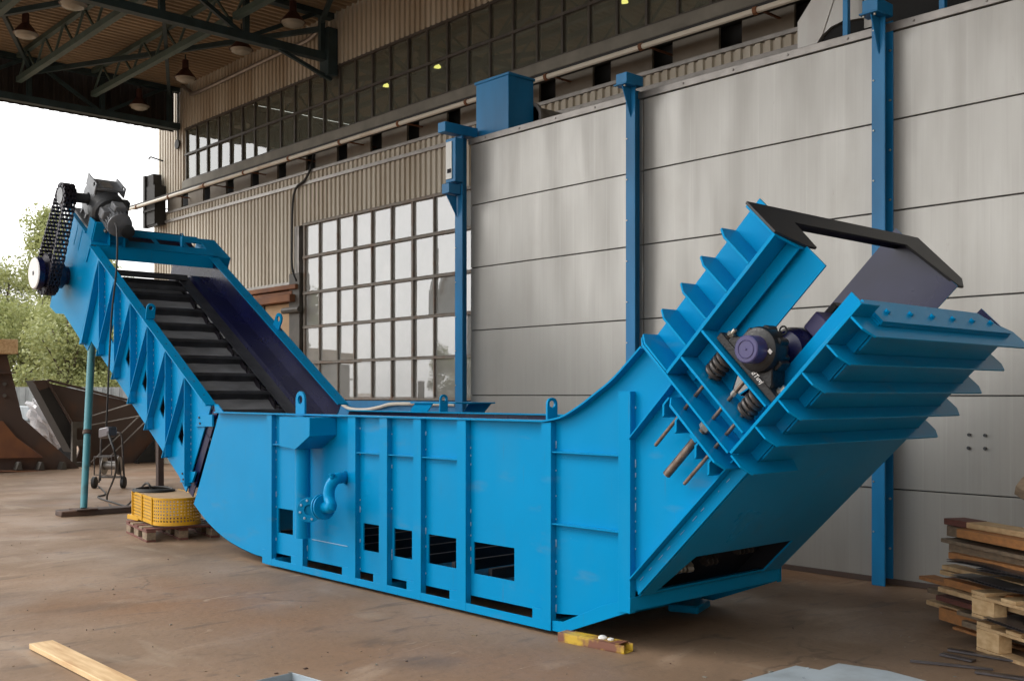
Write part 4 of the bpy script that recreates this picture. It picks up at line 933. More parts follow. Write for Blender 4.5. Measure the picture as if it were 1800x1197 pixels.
m_.poly([G(t0, n0-.06, ya-.055), G(t1, n0-.06, ya-.055), G(t1, n0+.09, ya-.055), G(t0, n0+.09, ya-.055)], (0, .02, 0), [[G(tS-.10+.03*math.cos(a), n0+.05+.03*math.sin(a), ya-.055) for a in [2*math.pi*k/10 for k in range(10)]]])
m_.poly([G(t0, n0-.06, yb+.045), G(t1, n0-.06, yb+.045), G(t1, n0+.07, yb+.045), G(t0, n0+.07, yb+.045)], (0, .02, 0), [[G(tS-.10+.028*math.cos(a), n0+.035+.028*math.sin(a), yb+.045) for a in [2*math.pi*k/10 for k in range(10)]]])
m_.build('top_flange', gear_grey, gho, bevel=.004)
m_ = MB(); m_.poly([G(tS+.05, nS+.22, ya+.06), G(tS-.12, nS+.22, ya+.06), G(tS-.12, nS+.235, ya+.06), G(tS+.05, nS+.235, ya+.06)], (0, .12, 0)); m_.build('cover_plate', trim_m, gho)
MD = -DT; mc = G(4.66, 1.68, YP+.20)
m_ = MB(); m_.lathe(mc-MD*.10, MD, [(0, .05), (0, .205), (.04, .225), (.20, .225), (.235, .20), (.24, .15)], 36)
for k in range(8):
    an = 2*math.pi*(k+.5)/8; e = DN*math.cos(an)+V(0, 1, 0)*math.sin(an); m_.bolt(mc+MD*.12+e*.185, MD, .014, .02)
m_.build('input_drum', gear_dark, gho)
m_ = MB(); m_.lathe(mc+MD*.12, MD, [(0, .155), (.05, .155), (.06, .135), (.30, .135), (.31, .15), (.33, .15), (.34, .12), (.36, 0)], 28)
for k in range(22):
    an = 2*math.pi*k/22; e = DN*math.cos(an)+V(0, 1, 0)*math.sin(an)
    m_.bar(mc+MD*.19+e*.142, mc+MD*.42+e*.142, .008, .03, e)
m_.build('motor', gear_grey, gho)
m_ = MB(); tq = mc+MD*.20+V(0, -.07, 0)+DN*.12; m_.obox(tq, MD*.16, V(0, .15, 0), DN*.09); m_.obox(tq+V(0, -.12, 0)-DN*.12, MD*.14, V(0, .09, 0), DN*.12); m_.build('terminal_box', gear_grey, gho, bevel=.012)
fq = G(4.24, 1.62, YP+.30); m_ = MB(); m_.lathe(fq-MD*.14, MD, [(0, .05), (.0, .085), (.18, .09), (.21, .082), (.215, .07), (.22, 0)], 24); m_.build('fan_cover', gear_dark, gho)
m_ = MB(); m_.obox(G(tS-.20, nS+.0, yb+.005), MD*.10, (0, .10, 0), DN*.14); m_.build('oil_block', gear_dark, gho, bevel=.02)
# chain guard sprockets
def sprocket(c_, r, teeth, name, offs):
    m_ = MB()
    for dy in offs:
        pts = []
        for k in range(teeth*4):
            a = 2*math.pi*k/(teeth*4); rr = r+(.018 if k % 4 in (1, 2) else -.012); pts.append(V(c_.x+math.cos(a)*rr, c_.y+dy, c_.z+math.sin(a)*rr))
        m_.poly(pts, (0, .02, 0))
    return m_.build(name, chain_st, MC)
r1, r2 = .14, .25
DY = (-.035, .035)
sprocket(US, r1, 17, 'sprocket', DY); sprocket(LS, r2, 30, 'sprocket', DY)
m_ = MB(); m_.lathe(US+V(0, -.07, 0), (0, 1, 0), [(0, 0), (0, .10), (.03, .10)], 20); m_.build('shaft_cap', gear_grey, MC)
m_ = MB(); m_.lathe(LS+V(0, -.17, 0), (0, 1, 0), [(0, .02), (0, .19), (.012, .20), (.012, .19)], 32); m_.lathe(LS+V(0, -.172, 0), (0, 1, 0), [(-.002, 0), (-.002, .035)], 4, 1); m_.build('hub_disc', [white_disc, gear_dark], MC)
m_ = MB(); m_.lathe(LS+V(0, -.157, 0), (0, 1, 0), [(0, .19), (.0, .205), (.07, .205), (.09, .17), (.14, .17)], 32); m_.lathe(LS+V(0, .06, 0), (0, 1, 0), [(0, .17), (.12, .17), (.14, .12), (YP-CHY-.06, .12)], 24); m_.build('torque_hub', navy, MC)
# chain: two strands of plates and rollers round both sprockets
d = (LS-US); dist = math.hypot(d.x, d.z); base = math.atan2(d.z, d.x); off = math.asin((r2-r1)/dist)
loop = []
angA = base+math.pi/2+off; angB = base-math.pi/2-off
pA1 = V(US.x+math.cos(angA)*r1, 0, US.z+math.sin(angA)*r1); pA2 = V(LS.x+math.cos(angA)*r2, 0, LS.z+math.sin(angA)*r2)
pB1 = V(US.x+math.cos(angB)*r1, 0, US.z+math.sin(angB)*r1); pB2 = V(LS.x+math.cos(angB)*r2, 0, LS.z+math.sin(angB)*r2)
def arcp(c_, r, a0, a1, n=10): return [V(c_.x+math.cos(a0+(a1-a0)*k/n)*r, 0, c_.z+math.sin(a0+(a1-a0)*k/n)*r) for k in range(n+1)]
loop = arcp(US, r1, angB+2*math.pi, angA, 10)+arcp(LS, r2, angA, angB, 14)+[pB1]
pts = []; pitch = .055
acc = 0.
for a, b2 in zip(loop, loop[1:]):
    L_ = (b2-a).length; 
    while acc < L_: pts.append(a+(b2-a)*(acc/L_)); acc += pitch
    acc -= L_
m_ = MB()
for i, (a, b2) in enumerate(zip(pts, pts[1:]+pts[:1])):
    dd = (b2-a); 
    if dd.length > pitch*2: continue
    dn = dd.normalized(); nn = V(-dn.z, 0, dn.x)
    for dy in (-.07, -.045, -.006, .006, .045, .07) if i % 2 else (-.062, -.02, .02, .062):
        m_.obox(V(a.x, CHY+dy+.005, a.z)-nn*.022-dn*.010, dd+dn*.020, (0, .009, 0), nn*.044)
    m_.cyl(V(a.x, CHY-.07, a.z), V(a.x, CHY+.08, a.z), .015, 6)
m_.build('drive_chain', chain_st, MC, smooth=False)
# shadow strips: two flat bars on head plate
# ================================================================== LEFT BACKGROUND
post = thing('support_post', 'round turquoise steel post propping the raised left end of the conveyor', 'post', (-14.95, 5.57, .06))
bp_ = onZ(147, 893, .09); tp_ = onpl(162, 590, (0, 5.75, 0), (0, 1, 0))
mid = Vector((bp_[0], bp_[1], .09)).lerp(tp_, .42)
m_ = MB(); m_.cyl((bp_[0], bp_[1], .085), mid, .046, 20); m_.cyl(mid, tp_, .052, 20); m_.build('post_tube', turq, post)
m_ = MB(); dd = (tp_-mid).normalized(); m_.cyl(mid-dd*.03, mid+dd*.03, .062, 16); m_.build('collar', rust, post)
m_ = MB(); m_.box(bp_[0]-.14, bp_[0]+.14, bp_[1]-.14, bp_[1]+.14, .075, .089); m_.build('foot_plate', rust, post)
m_ = MB(); a = onZ(108, 909, 0); b2 = onZ(238, 900, 0); dv = V(b2[0]-a[0], b2[1]-a[1], 0); nn = V(-dv.y, dv.x, 0).normalized()
m_.obox((a[0], a[1], .0), dv, nn*.30, (0, 0, .074)); tag(m_.build('timber_sleeper', rust, bevel=.01), 'low rusty brown beam under the foot of the turquoise post', 'beam')
# yellow perforated guard on a pallet
gz0 = .17
GA = Vector((*onZ(234, 908, gz0), gz0)); GB = Vector((*onZ(268, 922, gz0), gz0)); GC = Vector((*onZ(362, 918, gz0), gz0))
yg = thing('chain_guard_cover', 'yellow perforated metal guard lying on a low pallet below the conveyor', 'guard', (GB.x, GB.y, gz0))
ux = (GB-GA).normalized(); uy = V(-ux.y, ux.x, 0)
if uy.dot(GC-GB) < 0: uy = -uy
Wd = (GC-GB).length*.92; Ln = (GB-GA).length; rr = Wd/2
path = [GA, GB]
cc_ = GB+uy*rr
path2 = [GA+ux*Ln*k/12 for k in range(13)]+[cc_+(-uy*math.cos(a)+ux*math.sin(a)*1.0)*rr for a in [math.pi*k/22 for k in range(1, 23)]]+[GB+uy*Wd-ux*Ln*k/12 for k in range(1, 13)]
def perforated(mb, path, z0, z1, rows, hr=.30):
    for a, b2 in zip(path, path[1:]):
        L_ = (b2-a).length; nc = max(1, int(round(L_/((z1-z0)/rows)))); d = (b2-a)/nc; h = (z1-z0)/rows
        for i in range(nc):
            for j in range(rows):
                o = a+d*i+V(0, 0, z0-a.z+h*j)
                cor = [o, o+d*.5, o+d, o+d+V(0, 0, h*.5), o+d+V(0, 0, h), o+d*.5+V(0, 0, h), o+V(0, 0, h), o+V(0, 0, h*.5)]
                c_ = o+d*.5+V(0, 0, h*.5)
                inn = [c_+(d.normalized()*math.cos(t)*d.length+V(0, 0, math.sin(t)*h))*hr for t in [R(225+45*k) for k in range(8)]]
                k = mb.add(cor+inn)
                for q in range(8): mb.face([k+q, k+(q+1) % 8, k+8+(q+1) % 8, k+8+q])
GH = .30
m_ = MB(); perforated(m_, path2, gz0+.03, gz0+GH-.02, 7); m_.build('perforated_wall', yellow, yg, smooth=False, fix=False)
m_ = MB()
for a, b2 in zip(path2, path2[1:]):
    for (z0, z1) in ((gz0, gz0+.03), (gz0+GH-.02, gz0+GH)): m_.bar(V(a.x, a.y, (z0+z1)/2), V(b2.x, b2.y, (z0+z1)/2), .008, z1-z0)
for k in (0, 6, 12): m_.bar(path2[k]+V(0, 0, 0), path2[k]+V(0, 0, GH), .03, .02, (1, 0, 0))
m_.box(GA.x-.05, GA.x+.25, GA.y-.05, GA.y+.02, gz0-.02, gz0+.03)
m_.build('guard_rim', yellow, yg)
m_ = MB(); m_.poly([p+V(0, 0, GH-.016) for p in path2], (0, 0, .012)); m_.build('back_sheet', tan_board, yg)
def pallet(name, label, o, ax, ay, L_, Wd_, mats_, group=None, h=.144):
    ax, ay = Vector(ax).normalized(), Vector(ay).normalized(); o = Vector(o)
    t = thing(name, label, 'pallet', o+ax*L_/2+ay*Wd_/2, group); up = V(0, 0, 1)
    for j in range(3):
        y = j*(Wd_-.1)/2
        m_ = MB(); m_.obox(o+ay*y, ax*L_, ay*.10, up*.022); m_.build('bottom_board', mats_[0], t, bevel=.002)
        m_ = MB(); m_.obox(o+ay*y+up*(h-.044), ax*L_, ay*.10, up*.021); m_.build('stringer_board', mats_[0], t, bevel=.002)
        for i in range(3):
            x = i*(L_-.2)/2
            m_ = MB(); m_.obox(o+ax*x+ay*(y+.001)+up*.0225, ax*.2, ay*.098, up*(h-.067)); m_.build('block', mats_[1], t, bevel=.003)
    for i in range(5):
        x = i*(L_-.14)/4; m_ = MB(); m_.obox(o+ax*(x+random.uniform(-.005, .005))+ay*0+up*(h-.0225), ax*.13, ay*Wd_, up*.022); m_.build('deck_board', mats_[i % 2], t, bevel=.002)
    return t
po = Vector((*onZ(216, 925, 0), 0)); pallet('pallet', 'old brown pallet under the yellow perforated guard', GB-ux*.80+V(0, 0, -gz0)-uy*.10, ux, uy, .95, .8, (wood_rd, wood_gr))
# cable reel cart
cz = onZ(193, 858, 0); ct = thing('welding_cart', 'two-wheeled tubular steel cart carrying a cable drum', 'cart', (cz[0], cz[1], 0))
def cpt(u, v, o=0.): q = onpl(u, v, (cz[0], cz[1], 0), (fx, fy, 0)); return q+V(-fx, -fy, 0)*-o
m_ = MB(); m_.tube(spline([cpt(176, 845), cpt(177, 800), cpt(178, 768), cpt(182, 761), cpt(208, 761), cpt(214, 768), cpt(216, 800), cpt(218, 838)], 4), .018, 8)
m_.tube([cpt(178, 801), cpt(208, 801), cpt(213, 840)], .014, 8); m_.tube([cpt(177, 838), cpt(217, 838)], .02, 8); m_.tube([cpt(178, 801), cpt(174, 848)], .014, 8); m_.tube([cpt(178, 801, -.3), cpt(208, 801, -.3), cpt(208, 832, -.3), cpt(178, 832, -.3), cpt(178, 801, -.3)], .012, 6); m_.build('cart_frame', spring_st, ct)
m_ = MB(); a = cpt(183, 818); b2 = cpt(210, 818); m_.cyl(a, b2, .07, 14); m_.cyl(a, a+(b2-a)*.05, .16, 16); m_.cyl(b2, b2+(a-b2)*.05, .16, 16); m_.build('cable_drum', trim_m, ct)
for u in (168, 219):
    a = cpt(u-2, 850); dv = V(rx, ry, 0); m_ = MB(); m_.lathe(V(a.x, a.y, .1), dv, [(-.03, .0), (-.03, .07), (-.025, .1), (.025, .1), (.03, .07), (.03, 0)], 18); m_.build('wheel', rubber, ct)
# brown post
m_ = MB(); q = onZ(281, 856, 0); m_.box(q[0]-.05, q[0]+.05, q[1]-.05, q[1]+.05, 0, 1.9); m_.box(q[0]-.12, q[0]+.12, q[1]-.1, q[1]+.1, 0.0, .02); tag(m_.build('steel_post', rust), 'thin rusty brown post standing behind the conveyor beside the coiled cable', 'post')
# hanging cable, socket box, coil
cb = thing('hanging_cable', 'black cable hanging from gearmotor down to coil on yellow guard', 'cable', (-14, 5, 0))
def cl(u, v, Y): q = onY(u, v, Y); return V(q[0], Y, q[1])
pth = spline([cl(200, 392, 5.12), cl(204, 396, 4.95), cl(206, 412, 4.80), cl(205, 470, 4.79), cl(196, 560, 4.80), cl(190, 680, 4.82), cl(187, 752, 4.84)], 6)
m_ = MB(); m_.tube(pth, .011, 8); z0 = pth[-1]
g0 = Vector((*onZ(193, 868, .0), .02)); top_ = GB+ux*(-Ln*1.05)+uy*Wd*.42+V(0, 0, GH)
m_.tube(spline([z0, z0+V(.05, .1, -.45), Vector((*onZ(188, 880, 0), .05)), Vector((*onZ(200, 895, 0), .02)), Vector((*onZ(225, 893, 0), .05)), top_-ux*.3+V(0, 0, .05), top_], 8), .013, 8)
m_.build('cable_run', rubber, cb)
m_ = MB(); m_.obox(z0+V(-.1, -.06, -.13), (.18, .04, .03), (0, .12, 0), (0, 0, .12)); m_.build('socket_box', sheet_st, cb, bevel=.015)
m_ = MB()
for k in range(4):
    r_ = .20+.03*random.random(); e_ = random.random()
    m_.tube([top_+ux*(.1+.03*e_)+V(math.cos(a)*r_*1.25, math.sin(a)*r_, -.008+k*.009+.006*math.sin(a*2+k)) for a in [2*math.pi*i/28 for i in range(29)]], .012, 6, caps=False)
m_.build('cable_coil', rubber, cb)
m_ = MB(); m_.tube(spline([Vector((*onZ(160, 845, 0), .015)), Vector((*onZ(185, 868, 0), .015)), Vector((*onZ(172, 875, 0), .015)), Vector((*onZ(200, 885, 0), .015)), Vector((*onZ(228, 893, 0), .015))], 6), .012, 6)
tag(m_.build('ground_cable', rubber), 'thin dark cable lying on the ground in front of the cart', 'cable')
# brown fabricated steel frames at the yard edge
XB = -23.1
def yx(u, v, X=XB): q = onX(u, v, X); return V(X, q[0], q[1])
sf = thing('steel_stand', 'massive dark brown steel stand with triangular foot at left edge', 'steelwork', (XB, 7, 0))
m_ = MB(); m_.poly([yx(-120, 828), yx(-120, 625), yx(12, 622), yx(40, 735), yx(140, 823), yx(138, 828)], (-.05, 0, 0), [[yx(-60, 805), yx(76, 803), yx(28, 768), yx(-60, 762)]]); m_.build('web_plate', rust, sf)
m_ = MB(); m_.poly([yx(-60, 806, XB+.2), yx(76, 804, XB+.2), yx(28, 768, XB+.2), yx(5, 740, XB+.2), yx(-60, 740, XB+.2)], (-.1, 0, 0)); m_.obox(yx(-120, 830, XB+.35)*1.0, (-.9, 0, 0), yx(140, 829, XB+.35)-yx(-120, 830, XB+.35), (0, 0, .02)); m_.build('rib_plate', rust_or, sf)
m_ = MB()
for u in (34, 73, 112): m_.poly([yx(u-5, 826, XB+.25), yx(u+6, 826, XB+.25), yx(u+3, 812, XB+.25), yx(u, 812, XB+.25)], (-.25, 0, 0))
for (u, v) in ((8, 675), (8, 695)): m_.cyl(yx(u, v, XB+.03), yx(u, v, XB+.10), .04, 8)
m_.build('stiffener', mull_m, sf)
m_ = MB(); m_.obox(yx(-120, 660, XB+.25), (-.8, 0, 0), yx(28, 656, XB+.25)-yx(-120, 660, XB+.25), (0, 0, .03)); m_.build('shelf_plate', rust, sf)
m_ = MB(); a = yx(-120, 622, XB+.35); m_.obox(a, (-.4, .0, 0), yx(32, 622, XB+.35)-a, (0, 0, .30)); tag(m_.build('timber_baulk', wood_new, bevel=.01), 'orange timber baulk lying on top of the brown steel stand', 'timber')
XD = -24.0
ch = thing('steel_chute', 'dark brown welded steel chute with leaning channel end behind the turquoise post', 'steelwork', (XD, 9.5, 0))
m_ = MB(); m_.poly([yx(88, 674, XD), yx(150, 688, XD), yx(215, 703, XD), yx(330, 745, XD), yx(330, 826, XD), yx(128, 826, XD), yx(140, 790, XD), yx(128, 742, XD)], (-.06, 0, 0)); m_.build('chute_plate', rust, ch)
m_ = MB(); m_.poly([yx(58, 669, XD+.3), yx(82, 668, XD+.3), yx(132, 755, XD+.3), yx(126, 795, XD+.3)], (-.5, 0, 0)); m_.build('channel_beam', pil_m, ch)
m_ = MB(); m_.poly([yx(57, 669, XD+.33), yx(82, 668, XD+.33), yx(88, 680, XD+.33), yx(70, 686, XD+.33)], (-.02, 0, 0)); m_.bar(yx(82, 668, XD+.33), yx(130, 752, XD+.33), .04, .04); m_.bar(yx(84, 668, XD+.08), yx(260, 712, XD+.08), .05, .05); m_.build('flange', rust, ch)
m_ = MB(); m_.poly([yx(128, 742, XD+.5), yx(160, 742, XD+.5), yx(160, 822, XD+.5), yx(127, 822, XD+.5)], (-.1, 0, 0), [[yx(135, 752, XD+.5), yx(153, 752, XD+.5), yx(153, 773, XD+.5), yx(135, 774, XD+.5)], [yx(135, 784, XD+.5), yx(153, 783, XD+.5), yx(153, 811, XD+.5), yx(135, 813, XD+.5)]]); m_.build('window_frame_plate', mull_m, ch)
m_ = MB(); m_.poly([yx(198, 762, XD+.2), yx(212, 760, XD+.2), yx(192, 785, XD+.2)], (-.05, 0, 0)); m_.build('gusset', pil_m, ch); m_ = MB(); m_.poly([yx(238, 812, XD+.2), yx(272, 772, XD+.2), yx(272, 812, XD+.2)], (-.05, 0, 0))
m_.build('gusset', pil_m, ch); m_ = MB()
for u in (243,): m_.poly([yx(u-5, 826, XD+.3), yx(u+6, 826, XD+.3), yx(u+2, 812, XD+.3), yx(u-1, 812, XD+.3)], (-.2, 0, 0))
m_.build('gusset', pil_m, ch)
m_ = MB()
for a, b2 in (((155, 733), (262, 700)), ((155, 748), (262, 728)), ((160, 812), (262, 715)), ((190, 805), (262, 735))): m_.tube([yx(*a, XD+.55), yx(*b2, XD+.55)], .014, 6)
m_.build('sling_rope', trim_m, ch)
# film-wrapped bundle and crates between them
XE = -26.0
m_ = MB(); a = yx(40, 826, XE); m_.obox(a, (-1.4, 0, 0), yx(135, 826, XE)-a, (0, 0, 1.05)); m_.obox(yx(40, 760, XE)+V(.05, 0, -.1), (-1.4, 0, 0), yx(120, 760, XE)-yx(40, 760, XE), (0, 0, .18))
tag(m_.build('machine_part', box_grey, bevel=.02), 'dark blue-grey machine part between the brown steel stand and chute', 'machine part')
m_ = MB(); a = yx(52, 740, XE); m_.obox(a+V(-.1, 0, 0), (-.9, 0, 0), yx(125, 740, XE)-a, (0, 0, .35)); tag(m_.build('grey_crate', lightgrey, bevel=.02), 'light grey crate on top of the dark machine part', 'crate')
m_ = MB(); NU, NV = 16, 12; c0 = yx(78, 748, XE+.25)
for j in range(NV+1):
    for i in range(NU):
        a = 2*math.pi*i/NU; f_ = math.pi*j/NV; r_ = 1+.22*math.sin(i*2.7+j*1.9)+.12*math.sin(i*5.1-j*3)
        m_.v.append(c0+V(math.cos(a)*math.sin(f_)*.30*r_, math.sin(a)*math.sin(f_)*.36*r_, -math.cos(f_)*.42*r_-.40*math.sin(a)*math.sin(f_)))
for j in range(NV):
    for i in range(NU): m_.face([j*NU+i, j*NU+(i+1) % NU, (j+1)*NU+(i+1) % NU, (j+1)*NU+i])
tag(m_.build('plastic_film', plastic), 'crumpled clear plastic film draped over the grey crate', 'plastic film')
m_ = MB(); m_.cyl(yx(66, 745, XE-1), yx(76, 712, XE-1), .28, 14); m_.cyl(yx(84, 745, XE-1), yx(90, 716, XE-1), .22, 14); tag(m_.build('pipe_bundle', trim_m), 'two short grey pipes leaning behind the wrapped bundle', 'pipes')
# fence
fn = thing('metal_fence', 'grey corrugated metal fence at the far side of the yard', 'fence', (-60, 25, 0))
m_ = MB(); corrugated(m_, 0, 60, 0, 2.6, 0, .3, .05)
ang = math.radians(60)
for k, p in enumerate(m_.v): m_.v[k] = V(-52+p.x*math.cos(ang)-p.y*math.sin(ang), -6+p.x*math.sin(ang)+p.y*math.cos(ang), p.z*.72)
m_.build('fence_sheet', fence_m, fn, smooth=False, fix=False)
m_ = MB(); m_.bar((-52+.1, -6, 1.0), (-52+60*math.cos(ang)+.1, -6+60*math.sin(ang), 1.0), .08, .12); m_.build('fence_rail', turq, fn)

# ------------------------------------------------------------------ trees
def tree_mesh(hh, rad, n, seed, base=.18, thin=1.0, size=.21):
    rnd = random.Random(seed); cl_ = []
    for k in range(46):
        f_ = rnd.uniform(base, 1.0); w = rad*(math.sin(math.pi*min(1, (f_-base)/(1-base)*.86+.12))**.7); a = rnd.uniform(0, 6.283); r_ = w*math.sqrt(rnd.random())
        cl_.append((V(math.cos(a)*r_, math.sin(a)*r_, f_*hh), rnd.uniform(.5, 1.25)*rad*.34))
    m_ = MB()
    for k in range(n):
        c_, r_ = cl_[rnd.randrange(len(cl_))]
        d = V(rnd.gauss(0, 1), rnd.gauss(0, 1), rnd.gauss(0, .8)).normalized()*r_*rnd.random()**.45
        p = c_+d; u = V(rnd.gauss(0, 1), rnd.gauss(0, 1), rnd.gauss(0, 1)).normalized(); w = u.orthogonal().normalized(); s_ = size*rnd.uniform(.5, 1.15)
        m_.quad(p-u*s_*.6, p+w*s_*.32, p+u*s_*.6, p-w*s_*.32)
    t = MB(); top_ = V(rnd.uniform(-.3, .3), rnd.uniform(-.3, .3), hh*.92)
    t.tube(spline([(0, 0, 0), (.1, -.05, hh*.3), (-.1, .1, hh*.6), top_], 5), [hh*.022*(1-.055*i) for i in range(16)], 8)
    for c_, r_ in cl_[::3]:
        z0 = max(hh*.15, c_.z-rad*.8); t.tube([V(0, 0, z0), V(c_.x*.5, c_.y*.5, (z0+c_.z)/2+.1), c_], [.07, .05, .015], 5)
    return m_, t
protos = []
TL = [('deciduous_tree', 'tall pale green birch', leafA, 12.0, 3.6, 20000, 3), ('deciduous_tree', 'broad mid green tree', leafB, 10.5, 4.0, 20000, 5), ('deciduous_tree', 'low bushy tree', leafA, 6.5, 3.4, 15000, 9)]
def tree(pt, X, Y, sc, rot, label):
    if protos[pt:pt+1] and protos[pt] is not None:
        o = dup(protos[pt], (X, Y, 0), rot, label); o.scale = (sc, sc, sc); return
    nm, lb, lm2, hh, rad, n, sd_ = TL[pt]
    o = thing(nm, label, 'tree', (0, 0, 0), 'trees beyond the yard')
    a, t = tree_mesh(hh, rad, n, sd_); a.build('crown', lm2, o, smooth=False, fix=False); t.build('trunk', bark, o)
    o.location = (X, Y, 0); o.rotation_euler = (0, 0, rot); o.scale = (sc, sc, sc)
    protos.append(o)
def at(u, d): r = (u-CX)/F; return (d*(fx+r*rx), d*(fy+r*ry))
TT = [(0, 92, 62, 1.02, .3, 'tallest tree, pale green, straight above the brown chute'), (1, 160, 66, .92, 1.2, 'mid green tree behind the turquoise post'),
      (2, 120, 50, .88, .5, 'low bushy tree just beyond the fence, left of the turquoise post'), (0, 12, 74, .88, 2.2, 'thin pale tree at the left edge against white sky'), (1, 230, 70, .80, 3.3, 'tree seen under the raised conveyor right of the turquoise post'),
      (2, 205, 52, .80, 2.5, 'light green bush under the raised conveyor left of the hanging cable'), (2, 40, 54, .95, 4.0, 'bushy tree behind the orange timber baulk'), (1, -60, 70, 1.0, 5.0, 'tree outside the left edge behind the steel stand'), (1, 120, 78, .85, .2, 'tree far behind the tall pale one, between two crowns')]
for pt, u, d, sc, rot, lb in TT:
    X, Y = at(u, d); tree(pt, X, Y, sc, rot, lb)

gy = thing('reflection_gantry', 'grey steel gantry frame opposite the hall, out of view, added for reflections in the glass', 'gantry', (-34, -6, 0))  # unseen frame, added so the door panes have something to reflect
for (x, y) in ((-30, -3), (-36, -7.5), (-30.8, -3.6), (-41, -11)):
    m_ = MB(); m_.box(x-.15, x+.15, y-.15, y+.15, 0, 7); m_.build('leg', fence_m, gy)
m_ = MB(); m_.bar((-30, -3, 7), (-41, -11, 7), .3, .4); m_.bar((-30, -3, 4), (-41, -11, 4), .2, .2); m_.bar((-36, -7.5, 4), (-30, -3, 7), .12, .12); m_.build('beam', fence_m, gy)
for k, (x, y, sc, pt) in enumerate(((-55, -24, .75, 2), (-58, -31, .65, 2), (-50, -35, .7, 2), (-62, 4, 1.0, 1), (-60, -3, .95, 0), (-57, -9, 1.05, 1), (-64, -15, .9, 1), (-70, 0, 1.1, 1))):
    tree(pt, x, y, sc, k*1.3, ('first bush', 'second bush', 'third bush', 'first tree', 'second tree', 'third tree', 'fourth tree', 'fifth tree')[k]+' across the yard that shows only as a reflection in paint and glass')
# ================================================================== FOREGROUND
a = Vector((*onZ(52, 1131, .04), 0)); b2 = Vector((*onZ(93, 1124, .04), 0)); e_ = Vector((*onZ(235, 1192, .04), 0)); dv = (e_-b2).normalized(); wv = (a-b2); wv -= dv*wv.dot(dv)
m_ = MB(); m_.obox((b2.x, b2.y, .006), dv*2.2, wv, (0, 0, .034)); tag(m_.build('wooden_plank', wood_new, bevel=.003), 'fresh pale wooden plank lying on the ground at the lower left', 'plank')
# tray at the bottom edge
m_ = MB(); P = [Vector((*onZ(u, v, .06), .06)) for u, v in ((430, 1200), (514, 1181), (560, 1194))]
A_, B_, C_ = P; d1 = (A_-B_).normalized(); d2 = (C_-B_).normalized(); D0 = B_
w1, w2 = .7, .7
bc = [D0, D0+d1*w1, D0+d1*w1+d2*w2, D0+d2*w2]
bl = [V(p.x, p.y, .004) for p in bc]
m_.hexa([*bl, *[p+V(0, 0, .012) for p in bl]])
for i in range(4):
    p, q = bc[i], bc[(i+1) % 4]; cen = (bc[0]+bc[2])/2; inn = (cen-(p+q)/2).normalized()*.006
    m_.hexa([V(p.x, p.y, .0165), V(q.x, q.y, .0165), V(q.x, q.y, .0165)+inn, V(p.x, p.y, .0165)+inn, p, q, q+inn, p+inn])
tag(m_.build('sheet_metal_tray', lightgrey, bevel=.0015), 'shallow light grey sheet metal tray at the bottom edge', 'tray')
m_ = MB(); zz = .055
P = [(*onZ(u, v, zz), zz) for u, v in ((1300, 1197), (1399, 1169), (1441, 1177), (1474, 1165), (1560, 1178), (1632, 1197), (1700, 1290), (1200, 1290))]
m_.poly([(x, y, z-.006) for x, y, z in P], (0, 0, .006)); 
for u, v in ((1420, 1174), (1412, 1191)): q = onZ(u, v, zz); m_.bolt((q[0], q[1], zz), (0, 0, 1), .008, .004)
for u, v in ((1350, 1220), (1600, 1230), (1450, 1180)): q = onZ(u, v, zz); m_.box(q[0]-.1, q[0]+.1, q[1]-.06, q[1]-.0, .0, zz-.0065)
tag(m_.build('steel_sheet', lightgrey), 'large flat blue-grey sheet lying at the bottom right edge', 'sheet')
# yellow/rusty channel under the conveyor corner
A_ = Vector((*onZ(980, 1127, 0), 0)); B_ = Vector((*onZ(1097, 1150, 0), 0)); dv = (B_-A_); nn = V(-dv.y, dv.x, 0).normalized(); 
if nn.dot(V(0, 1, 0)) < 0: nn = -nn
m_ = MB(); m_.obox(A_, dv, nn*.10, (0, 0, .006)); m_.obox(A_+V(0, 0, .006), dv, nn*.007, (0, 0, .048)); m_.obox(A_+nn*.093+V(0, 0, .006), dv, nn*.007, (0, 0, .048)); m_.obox(A_+V(0, 0, .0545), dv*.93, nn*.1, (0, 0, .006))
tag(m_.build('channel_bar', yel_rust, bevel=.003), 'short rusty channel bar with worn yellow paint under the conveyor corner', 'steel bar')
m_ = MB(); m_.lathe(A_+dv*.62+nn*.05+V(0, 0, .062), (0, 0, 1), [(0, .03), (.01, .028), (.018, .015), (.02, 0)], 9); m_.lathe(A_+dv*.74+nn*.05+V(0, 0, .062), (0, 0, 1), [(0, .022), (.008, .02), (.014, 0)], 8)
tag(m_.build('stone_chips', white_disc), 'white stone chips lying on the yellow channel bar', 'stone')
db = MB(); rd = random.Random(5)
for k in range(190):
    u, v = rd.uniform(20, 1700), rd.uniform(930, 1195); q = onZ(u, v, 0)
    if q[1] > 4.6 and -9 < q[0] < -4: continue
    a = rd.uniform(0, 6.28); L_ = rd.uniform(.005, .015)*(2.2 if rd.random() < .08 else 1); w_ = L_*rd.uniform(.25, .7); h_ = rd.uniform(.002, .007)
    ax_ = V(math.cos(a)*L_, math.sin(a)*L_, 0); ay_ = V(-math.sin(a)*w_, math.cos(a)*w_, 0); db.obox((q[0], q[1], .0005), ax_, ay_, (0, 0, h_), rd.randrange(3))
tag(db.build('floor_debris', [wood_gr, rust, sill_m], loc=(0, 0, 0), smooth=False), 'fine chips and grit scattered over the brown concrete', 'debris', kind='stuff')
